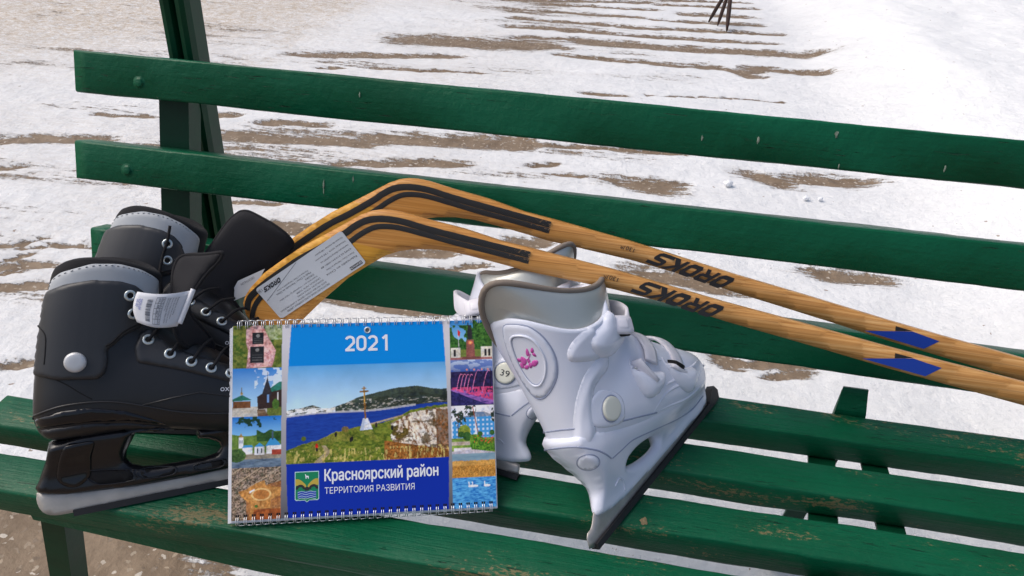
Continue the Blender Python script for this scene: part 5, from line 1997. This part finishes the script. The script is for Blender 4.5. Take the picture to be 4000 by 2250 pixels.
paint(q & bmask((0.166, 0.355, 0.171, 0.425)), c_(225, 225, 225))
paint(q & pmask([(0.50, 0.86), (0.66, 0.86), (0.74, 1.0), (0.52, 1.0)], B2), tex(c_(86, 62, 44), c_(150, 126, 100), 60, 63, 3, 0.1))
paint(q & emask(0.88, 0.76, 0.07, 0.11, B2), tex(c_(52, 92, 36), c_(90, 128, 52), 120, 64))
B3 = (0, 0.475, 0.182, 0.735)
q = lc & bmask((0, 0.475, 0.2, 0.735))
a, b = lu_(B3)
paint(q, grad(c_(22, 112, 198), c_(130, 190, 232), b / 0.4))
paint(q & (b > 0.34 + 0.04 * np.sin(a * 5)), tex(c_(74, 112, 44), c_(122, 150, 70), 60, 70, 1.6))
paint(q & (b > 0.30 + 0.03 * np.sin(a * 22)) & (a > 0.50) & (b < 0.5), tex(c_(34, 70, 36), c_(62, 100, 46), 120, 71))
paint(q & (b < 0.22) & (vnoise(a * 11, b * 12, 72) > 0.58) & ((a < 0.6) | (b < 0.08)), c_(32, 64, 46))
paint(q & (b > 0.82), tex(c_(66, 86, 110), c_(120, 140, 158), 120, 73, 2, 0.25))
paint(q & (b > 0.72) & (b < 0.84) & (a > 0.25), c_(150, 140, 122))
for bx_ in ((0.14, 0.40, 0.23, 0.62), (0.22, 0.60, 0.42, 0.74), (0.46, 0.60, 0.66, 0.76), (0.70, 0.58, 1.0, 0.74)):
    paint(q & bmask((bx_[0] * 0.182, 0.475 + bx_[1] * 0.26, bx_[2] * 0.182, 0.475 + bx_[3] * 0.26)), c_(232, 234, 238))
for p_ in ([(0.46, 0.60), (0.56, 0.52), (0.66, 0.60)], [(0.68, 0.59), (0.78, 0.44), (0.86, 0.44), (1.0, 0.58)], [(0.20, 0.61), (0.26, 0.56), (0.40, 0.56), (0.44, 0.61)]):
    paint(q & pmask(p_, B3), c_(64, 150, 206))
paint(q & pmask([(0.14, 0.40), (0.185, 0.32), (0.23, 0.40)], B3), c_(170, 140, 70))
paint(q & bmask((0.147, 0.648, 0.183, 0.675)), c_(160, 66, 50))
for x in (0.17, 0.21):
    paint(q & bmask(((x - 0.012) * 0.182, 0.475 + 0.46 * 0.26, (x + 0.006) * 0.182, 0.475 + 0.52 * 0.26)), c_(70, 90, 110))
paint(q & seg_mask((0.52, 0.64), (0.52, 0.72), 0.003, B3), c_(40, 46, 52))
paint(q & seg_mask((0.60, 0.64), (0.60, 0.72), 0.003, B3), c_(40, 46, 52))
paint(q & seg_mask((0.825, 0.32), (0.825, 0.46), 0.004, B3), c_(70, 96, 120))
paint(q & emask(0.10, 0.76, 0.19, 0.13, B3), tex(c_(42, 76, 40), c_(90, 122, 66), 150, 74, 2))
B4 = (0, 0.735, 0.182, 1.0)
q = lc & (VV >= 0.735)
a, b = lu_(B4)
paint(q, tex(c_(78, 62, 50), c_(178, 156, 136), 170, 80, 3.2))
paint(q & (vnoise(a * 46, b * 46, 81) > 0.60), c_(70, 76, 56), 0.8)
rd = np.abs((a * 0.9 + b * 1.5) % 0.36 - 0.18) < 0.02
paint(q & rd & (b < 0.55), c_(196, 176, 150), 0.7)
fort = pmask([(0.14, 0.45), (0.28, 0.42), (0.50, 0.30), (0.66, 0.25), (0.70, 0.36), (1.0, 0.40), (1.0, 0.55), (0.80, 0.62), (0.78, 0.78), (0.52, 0.78), (0.36, 0.94), (0.40, 0.70), (0.20, 0.55)], B4)
paint(q & (b > 0.52 - 0.25 * a) & (a > 0.30), tex(c_(126, 74, 38), c_(184, 124, 66), 80, 82, 2.2), 0.85)
paint(q & fort, tex(c_(150, 98, 48), c_(206, 150, 84), 90, 83, 2.0))
paint(q & emask(0.60, 0.52, 0.20, 0.12, B4), c_(212, 176, 118))
paint(q & emask(0.60, 0.52, 0.165, 0.095, B4), tex(c_(164, 104, 52), c_(196, 130, 66), 90, 84))
paint(q & pmask([(0.36, 0.46), (0.46, 0.41), (0.47, 0.43), (0.37, 0.49)], B4), c_(228, 226, 224))
paint(q & emask(0.50, 0.74, 0.035, 0.03, B4), c_(72, 108, 48))
paint(q & (b > 0.8) & (a > 0.45), tex(c_(120, 56, 26), c_(178, 92, 40), 110, 85, 2.4), 0.85)

# right column of four pictures
RU = 0.832 - 0.003 * VV
rc_ = UU > RU
B5 = (0.83, 0, 1.0, 0.215)
q = rc_ & (VV < 0.215)
a, b = lu_(B5)
paint(q, grad(c_(40, 128, 200), c_(150, 200, 230), b / 0.7))
paint(q & ((vnoise(a * 5, b * 3, 90) + 0.5 * (b - 0.4)) > 0.42) & (b > 0.12), tex(c_(24, 62, 26), c_(64, 112, 46), 110, 91, 2.4))
paint(q & (a > 0.55) & (b < 0.75) & (b > 0.02 + 0.06 * np.sin(a * 20)), tex(c_(26, 66, 28), c_(74, 120, 50), 110, 92, 2.4))
paint(q & (b > 0.74), c_(112, 126, 60))
paint(q & (b > 0.93), c_(170, 110, 104))
paint(q & bmask((0.835, 0.150, 0.872, 0.202)), c_(212, 208, 196))
paint(q & bmask((0.955, 0.146, 1.0, 0.202)), c_(212, 208, 196))
for x0_, x1_ in ((0.846, 0.855), (0.968, 0.978), (0.984, 0.993)):
    paint(q & bmask((x0_, 0.160, x1_, 0.196)), c_(44, 42, 44))
paint(q & pmask([(0.40, 0.50), (0.57, 0.50), (0.60, 1.0), (0.38, 1.0)], B5), c_(138, 84, 78))
paint(q & pmask([(0.30, 0.92), (0.72, 0.92), (0.75, 0.985), (0.28, 0.985)], B5), c_(120, 74, 70))
paint(q & emask(0.487, 0.575, 0.055, 0.05, B5), c_(214, 110, 84))
paint(q & emask(0.487, 0.575, 0.025, 0.022, B5), c_(236, 190, 120))
paint(q & pmask([(0.43, 0.49), (0.42, 0.30), (0.44, 0.20), (0.425, 0.06), (0.45, 0.05), (0.465, 0.17), (0.52, 0.20), (0.54, 0.32), (0.53, 0.49)], B5), c_(44, 44, 46))
paint(q & emask(0.488, 0.155, 0.03, 0.035, B5), c_(50, 48, 48))
paint(q & seg_mask((0.20, 0.25), (0.22, 0.72), 0.0014, B5), c_(190, 190, 190))
paint(q & pmask([(0.20, 0.24), (0.26, 0.30), (0.24, 0.42), (0.20, 0.38)], B5), c_(196, 44, 40))
B6 = (0.83, 0.215, 1.0, 0.462)
q = rc_ & bmask((0.82, 0.215, 1.01, 0.462))
a, b = lu_(B6)
paint(q, grad(c_(190, 206, 230), c_(30, 60, 140), b / 0.32))
paint(q & (b < 0.3) & (vnoise(a * 6, b * 16, 100) > 0.5), c_(40, 84, 170), 0.7)
paint(q & (b > 0.26), tex(c_(22, 20, 48), c_(52, 44, 92), 60, 101))
paint(q & (b > 0.62 + 0.12 * a) & (b < 0.98), tex(c_(40, 40, 106), c_(160, 110, 190), 90, 102, 2.6, 0.4))
paint(q & (b > 0.60) & (b < 0.64 + 0.26 * a) & (vnoise(a * 26, b * 26, 103) > 0.42), c_(214, 74, 124), 0.85)
paint(q & (b > 0.66 + 0.38 * a), tex(c_(24, 22, 60), c_(54, 52, 110), 120, 104))
for x in (0.14, 0.22, 0.30, 0.38, 0.50, 0.74):
    for k in range(9):
        t0, t1 = k / 9, (k + 1) / 9
        f_ = lambda t: (x + 0.14 * t * (1 + 0.4 * (x > 0.45)), 0.66 - (0.36 + 0.10 * (x > 0.45)) * math.sin(t * 1.9) + 0.06 * x)
        paint(q & seg_mask(f_(t0), f_(t1), 0.0017, B6), c_(222, 130, 178), 0.85)
for x in (0.45, 0.62, 0.80, 0.94):
    paint(q & seg_mask((x, 0.20), (x, 0.60), 0.0016, B6), c_(30, 26, 40))
    paint(q & emask(x - 0.06, 0.22, 0.02, 0.02, B6), c_(240, 150, 110))
B7 = (0.83, 0.462, 1.0, 0.715)
q = rc_ & bmask((0.82, 0.462, 1.01, 0.715))
a, b = lu_(B7)
paint(q, c_(226, 226, 234))
bld = pmask([(0.02, 0.34), (0.30, 0.22), (0.50, 0.20), (0.56, 0.14), (0.76, 0.14), (0.80, 0.22), (0.93, 0.22), (0.97, 0.34), (1.0, 0.34), (1.0, 0.68), (0.02, 0.68)], B7)
paint(q & bld, c_(66, 150, 212))
paint(q & bld & (np.sin(a * 62) > 0.2) & (np.sin(b * 66) > 0.1), c_(214, 226, 238), 0.85)
paint(q & bmask((0.922, 0.50, 0.930, 0.63)), c_(238, 238, 240), 0.8)
paint(q & pmask([(0.30, 0.22), (0.50, 0.18), (0.56, 0.13), (0.76, 0.13), (0.93, 0.20), (0.93, 0.23), (0.30, 0.25)], B7), c_(110, 120, 140), 0.8)
for cx_, cy_, r_, s_ in ((0.14, 0.20, 0.15, 110), (0.22, 0.34, 0.13, 111), (0.44, 0.08, 0.14, 112), (0.98, 0.2, 0.06, 113)):
    paint(q & emask(cx_, cy_, r_, 0.16, B7) & (vnoise(a * 22, b * 22, s_) > 0.47), c_(48, 62, 50))
paint(q & seg_mask((0.50, 0.02), (0.62, 0.60), 0.0026, B7), c_(150, 80, 56))
paint(q & seg_mask((0.16, 0.2), (0.15, 0.66), 0.0020, B7), c_(96, 62, 50))
paint(q & (b > 0.68), tex(c_(80, 128, 48), c_(150, 170, 80), 90, 114, 2))
paint(q & emask(0.30, 0.53, 0.14, 0.13, B7), tex(c_(96, 126, 40), c_(162, 170, 66), 120, 115))
for cx_, cy_, r_ in ((0.22, 0.60, 0.07), (0.36, 0.64, 0.10), (0.66, 0.60, 0.06), (0.94, 0.58, 0.06)):
    paint(q & emask(cx_, cy_, r_, r_ * 0.95, B7), tex(c_(30, 72, 34), c_(70, 112, 50), 140, 116))
paint(q & (b > 0.75) & (a < 0.42) & (b < 0.82), tex(c_(170, 150, 130), c_(208, 196, 180), 120, 117))
paint(q & (b > 0.66 + 0.06 * np.sin(a * 9)) & (a > 0.42) & (b < 0.95), tex(c_(36, 92, 28), c_(110, 156, 50), 150, 118, 2.6))
paint(q & (b > 0.62) & (b < 0.80) & (a > 0.45) & (vnoise(a * 40, b * 40, 119) > 0.66), c_(214, 70, 56))
paint(q & (b > 0.90 + 0.14 * np.abs(a - 0.35)), c_(186, 180, 190))
paint(q & (b > 0.88) & (a > 0.05) & (b < 0.92 + 0.1 * np.abs(a - 0.35)) & (a < 0.45), c_(212, 206, 206))
B8 = (0.83, 0.715, 1.0, 1.0)
q = rc_ & (VV >= 0.715)
a, b = lu_(B8)
paint(q, tex(c_(104, 136, 158), c_(140, 166, 176), 60, 120, 1.4, 0.4))
reed = (b > 0.13 + 0.03 * (vnoise(a * 40, b * 0, 121) - 0.5)) & (b < 0.44)
paint(q & reed, tex(c_(132, 82, 28), c_(214, 158, 76), 240, 122, 2.4, 2.0))
paint(q & (b > 0.13) & (b < 0.22) & reed, c_(214, 166, 92), 0.5)
paint(q & (b >= 0.44), tex(c_(26, 104, 184), c_(100, 180, 226), 190, 123, 2.4, 0.35))
for x in (0.38, 0.46, 0.74):
    paint(q & emask(x + 0.05, 0.60, 0.075, 0.022, B8), c_(238, 240, 244))
    paint(q & seg_mask((x, 0.60), (x - 0.01, 0.525), 0.0024, B8), c_(238, 240, 244))
# leafy, rocky detail wherever the pictures are not sky or flat colour
sat = IMG[..., 2] - 0.5 * (IMG[..., 0] + IMG[..., 1])
pic = (((UU < LU) | (UU > RU) | pm) & (sat < 0.10)).astype(float)[..., None]
lum = 1 + 0.75 * (vnoise(UU * 190, VV * 140, 300, 3, 0.7)[..., None] - 0.5) + 0.55 * (vnoise(UU * 70, VV * 52, 301, 3)[..., None] - 0.5)
IMG = IMG * (1 - pic) + np.clip(IMG * lum, 0, 1) * pic
hue = (vnoise(UU * 80, VV * 60, 302, 3)[..., None] - 0.5) * np.array((0.26, 0.05, -0.3))
IMG = np.clip(IMG * (1 + pic * hue), 0, 1)
wat = ((IMG[..., 2] > 0.12) & (sat >= 0.10) & pm & (b_main(VV) > 0.5)).astype(float)[..., None]
IMG = IMG * (1 - wat) + IMG * wat * (1 + 0.35 * (vnoise(UU * 90, VV * 260, 303, 3)[..., None] - 0.5))
# broad light and shade of real photographs
shade = 1 + 0.45 * (vnoise(UU * 16, VV * 13, 310, 3)[..., None] - 0.5)
pics = ((UU < LU) | (UU > RU) | pm).astype(float)[..., None]
IMG = np.clip(IMG * (1 + pics * (shade - 1) * (0.5 + pic)), 0, 1)
# soft printing grain
IMG = np.clip(IMG * (1 + 0.05 * (RNG.random(UU.shape)[..., None] - 0.5)), 0, 1)
# keep it a little soft, like a print seen from a step away
k_ = IMG.copy()
for ax in (0, 1):
    k_ = 0.25 * np.roll(k_, 1, ax) + 0.5 * k_ + 0.25 * np.roll(k_, -1, ax)
IMG = np.clip((0.5 * IMG + 0.5 * k_) * 1.12, 0, 0.9)

def printed_sheet():
    nx, ny = RW_, RH_
    gx, gy = np.meshgrid(np.linspace(0.0, CW, nx), np.linspace(CH, 0.0, ny))
    z = 0.0006 * np.sin(gx / CW * math.pi) + 0.0024
    V = np.stack([gx, gy, z], -1).reshape(-1, 3)
    i = np.arange(nx * ny).reshape(ny, nx)
    Fq = np.stack([i[1:, :-1], i[1:, 1:], i[:-1, 1:], i[:-1, :-1]], -1).reshape(-1, 4)
    me = bpy.data.meshes.new("cover_print")
    me.vertices.add(len(V))
    me.vertices.foreach_set("co", V.ravel())
    me.loops.add(Fq.size)
    me.loops.foreach_set("vertex_index", Fq.ravel().astype(np.int32))
    me.polygons.add(len(Fq))
    me.polygons.foreach_set("loop_start", np.arange(0, Fq.size, 4, dtype=np.int32))
    me.polygons.foreach_set("use_smooth", np.ones(len(Fq), bool))
    me.update(calc_edges=True)
    at_ = me.color_attributes.new("print", 'FLOAT_COLOR', 'POINT')
    at_.data.foreach_set("color", np.concatenate([IMG.reshape(-1, 3), np.ones((nx * ny, 1))], 1).ravel().astype(np.float32))
    me.materials.append(M['print'])
    o = bpy.data.objects.new("cover_print", me)
    COL.objects.link(o)
    o.parent = cal
    return o
cover = printed_sheet()
def uvp(u, v, z=0.0):
    return (u * CW, (1 - v) * CH, 0.0024 + 0.0006 * math.sin(u * math.pi) + z)
# lettering
def cal_text(body, u0, v1, w, h, bold, mi=0, spacing=1.0, z=0.00022):
    t = MB()
    for k, (dx, dy) in enumerate(((0, 0), (1, 0.4), (-1, -0.4), (0.4, -1), (-0.4, 1))[:5 if bold > 0 else 1]):
        p = uvp(u0, v1, z + 0.00002 * k)
        put_text(t, body, (p[0] + dx * bold, p[1] + dy * bold, p[2]), (1, 0, 0), (0, 1, 0), w * CW, h * CH, 0.0, 0, 0, spacing)
    return t.build("lettering", M['ink_white'], cover)
dg_ = MB()
put_digits(dg_, "2021", uvp(0.424, 0.152, 0.00022), (1, 0, 0), (0, 1, 0), 0.168 * CW, 0.086 * CH, 0.19)
dg_.build("lettering", M['ink_white'], cover)
cal_text("\u041a\u0440\u0430\u0441\u043d\u043e\u044f\u0440\u0441\u043a\u0438\u0439 \u0440\u0430\u0439\u043e\u043d", 0.343, 0.838, 0.432, 0.078, 0.00035)
cal_text("\u0422\u0415\u0420\u0420\u0418\u0422\u041e\u0420\u0418\u042f \u0420\u0410\u0417\u0412\u0418\u0422\u0418\u042f", 0.343, 0.888, 0.340, 0.034, 0.0)
# coat of arms
M['crest_green'] = simple("crest_green", (0.0, 0.22, 0.085), 0.4)
M['crest_gold'] = simple("crest_gold", (0.52, 0.38, 0.05), 0.4)
M['crest_line'] = simple("crest_line", (0.50, 0.68, 0.72), 0.4)
M['crest_blue'] = simple("crest_blue", (0.02, 0.06, 0.42), 0.4)
cr = MB()
C0 = (0.232, 0.768, 0.322, 0.925)
def cpt(x, y, z):
    return uvp(C0[0] + x * (C0[2] - C0[0]), C0[1] + y * (C0[3] - C0[1]), z)
def cpoly(P, mi, z):
    V_, F_, _, _ = fill(P, 0.08)
    cr.add([cpt(p[0], p[1], z) for p in V_], F_, mi, False)
shield = [(0, 0), (1, 0), (1, 0.90), (0.95, 0.94), (0.60, 0.94), (0.5, 1.0), (0.40, 0.94), (0.05, 0.94), (0, 0.90)]
cpoly(shield, 2, 0.00012)
cpoly([(0.5 + (x - 0.5) * 0.94, 0.5 + (y - 0.5) * 0.95) for x, y in shield], 0, 0.00020)
for sg in (-1, 1):
    wing = [(0.5, 0.58)] + [(0.5 + sg * (0.04 + 0.44 * t), 0.44 - 0.20 * math.sin(t * 1.9)) for t in np.linspace(0, 1, 8)] + [(0.5 + sg * 0.48, 0.46)] + [(0.5 + sg * (0.46 - 0.36 * t), 0.46 - 0.06 * math.sin(t * 3.0) + 0.10 * t) for t in np.linspace(0.1, 1, 6)]
    cpoly(wing, 1, 0.00028)
    arch = [(0.5 + sg * (0.27 + 0.20 * math.cos(t)), 0.575 - 0.155 * math.sin(t)) for t in np.linspace(0, math.pi, 12)] + [(0.5 + sg * (0.27 - 0.10 * math.cos(t)), 0.575 - 0.075 * math.sin(t)) for t in np.linspace(0, math.pi, 10)]
    cpoly(arch, 3, 0.00034)
cpoly([(0.36, 0.56), (0.46, 0.50), (0.54, 0.50), (0.64, 0.56), (0.56, 0.62), (0.44, 0.62)], 3, 0.00036)
cpoly([(0.12, 0.64), (0.88, 0.64), (0.88, 0.86), (0.12, 0.86)], 4, 0.00028)
for y0_ in (0.65, 0.725, 0.80, 0.865):
    P = [(x, y0_ + 0.018 * math.sin(x * 17)) for x in np.linspace(0.12, 0.88, 24)]
    cpoly(P + [(x, y + 0.016) for x, y in P[::-1]], 2, 0.00036)
cpoly([(0.42, 0.10), (0.45, 0.08), (0.47, 0.14), (0.57, 0.15), (0.58, 0.24), (0.55, 0.24), (0.54, 0.19), (0.48, 0.19), (0.48, 0.24), (0.45, 0.24), (0.44, 0.15)], 5, 0.00032)
cr.build("coat_of_arms", [M['crest_green'], M['crest_gold'], M['crest_line'], M['ink'], M['crest_blue'], M['ink_white']], cover)
# hanging hole with its metal ring
g = MB()
hp = uvp(0.510, 0.040, 0.0)
disc_ring(g, hp, (0, 0, 1), 0.0022, 0.0040, 0.0012)
gr_ = g.build("hanging_grommet", M['eyelet'], cal)
g = MB()
dome(g, (hp[0], hp[1], hp[2] + 0.0002), (0, 0, 1), 0.0023, 0.0002)
g.build("grommet_hole", M['ink_grey'], gr_)
# pages under the cover and the rear flap
pg = MB()
for k in range(6):
    z0 = 0.0017 - k * 0.00075
    dx, dy = 0.0006 * k * (-1 if k % 2 else 0.6) - 0.0010 * (k > 2), -0.0005 * k
    box(pg, (CW / 2 + dx, CH / 2 + dy - 0.0008, z0), (CW / 2 + 0.0006, CH / 2, 0.00030))
pages = pg.build("page_block", M['paper'], cal)
up = Vector((CU.dot(Vector((0, 0, 1))), CV.dot(Vector((0, 0, 1))), CN.dot(Vector((0, 0, 1)))))
away = Vector((-0.2686, 0.9633, 0))
aw = Vector((CU.dot(away), CV.dot(away), CN.dot(away)))
fl_d = (-up * math.cos(math.radians(37)) + aw * math.sin(math.radians(37))).normalized()
topm = Vector((0, CH, -0.0055))
fv = [topm + fl_d * t * 0.197 + Vector((x, 0, 0)) for t in (0, 1) for x in (0, CW)]
nn = fl_d.cross(Vector((1, 0, 0))).normalized() * 0.0012
rf = MB()
rf.add(fv + [p + nn for p in fv], [(0, 1, 3, 2), (4, 6, 7, 5), (0, 2, 6, 4), (1, 5, 7, 3), (0, 4, 5, 1), (2, 3, 7, 6)], 0, False)
rf.build("rear_flap", M['paper'], cal)
# wire bindings along the top and the bottom edge
def binding(v_edge, sgn):
    mb_ = MB()
    n_ = 33
    for i in range(n_):
        xc = CW * (0.022 + 0.956 * i / (n_ - 1))
        if sgn > 0 and 0 <= i:
            pass
        for dx in (-0.00115, 0.00115):
            pts = []
            for a in np.linspace(0, 2 * math.pi, 16, endpoint=False):
                pts.append((xc + dx, v_edge + 0.0054 * math.cos(a) + sgn * (0.0006), -0.0012 + 0.0056 * math.sin(a)))
            tube(mb_, pts, 0.00046, 6, True)
        if i < n_ - 1:
            xn = CW * (0.022 + 0.956 * (i + 1) / (n_ - 1))
            tube(mb_, [(xc + 0.00115, v_edge + sgn * 0.0059, -0.0012), (xn - 0.00115, v_edge + sgn * 0.0059, -0.0022)], 0.0005, 6)
    return mb_.build("wire_binding", M['wire'], cal)
binding(CH, 1)
binding(0.0, -1)
# punched holes along the bottom edge
ph_ = MB()
for i in range(33):
    xc = CW * (0.022 + 0.956 * i / 32)
    for dx in (-0.00115, 0.00115):
        for ve in (0.0052,):
            box(ph_, (xc + dx, ve, 0.0024 + 0.0006 * math.sin(xc / CW * math.pi) + 0.0001), (0.0009, 0.0012, 0.00008))
ph_.build("punched_holes", M['hole'], cover)
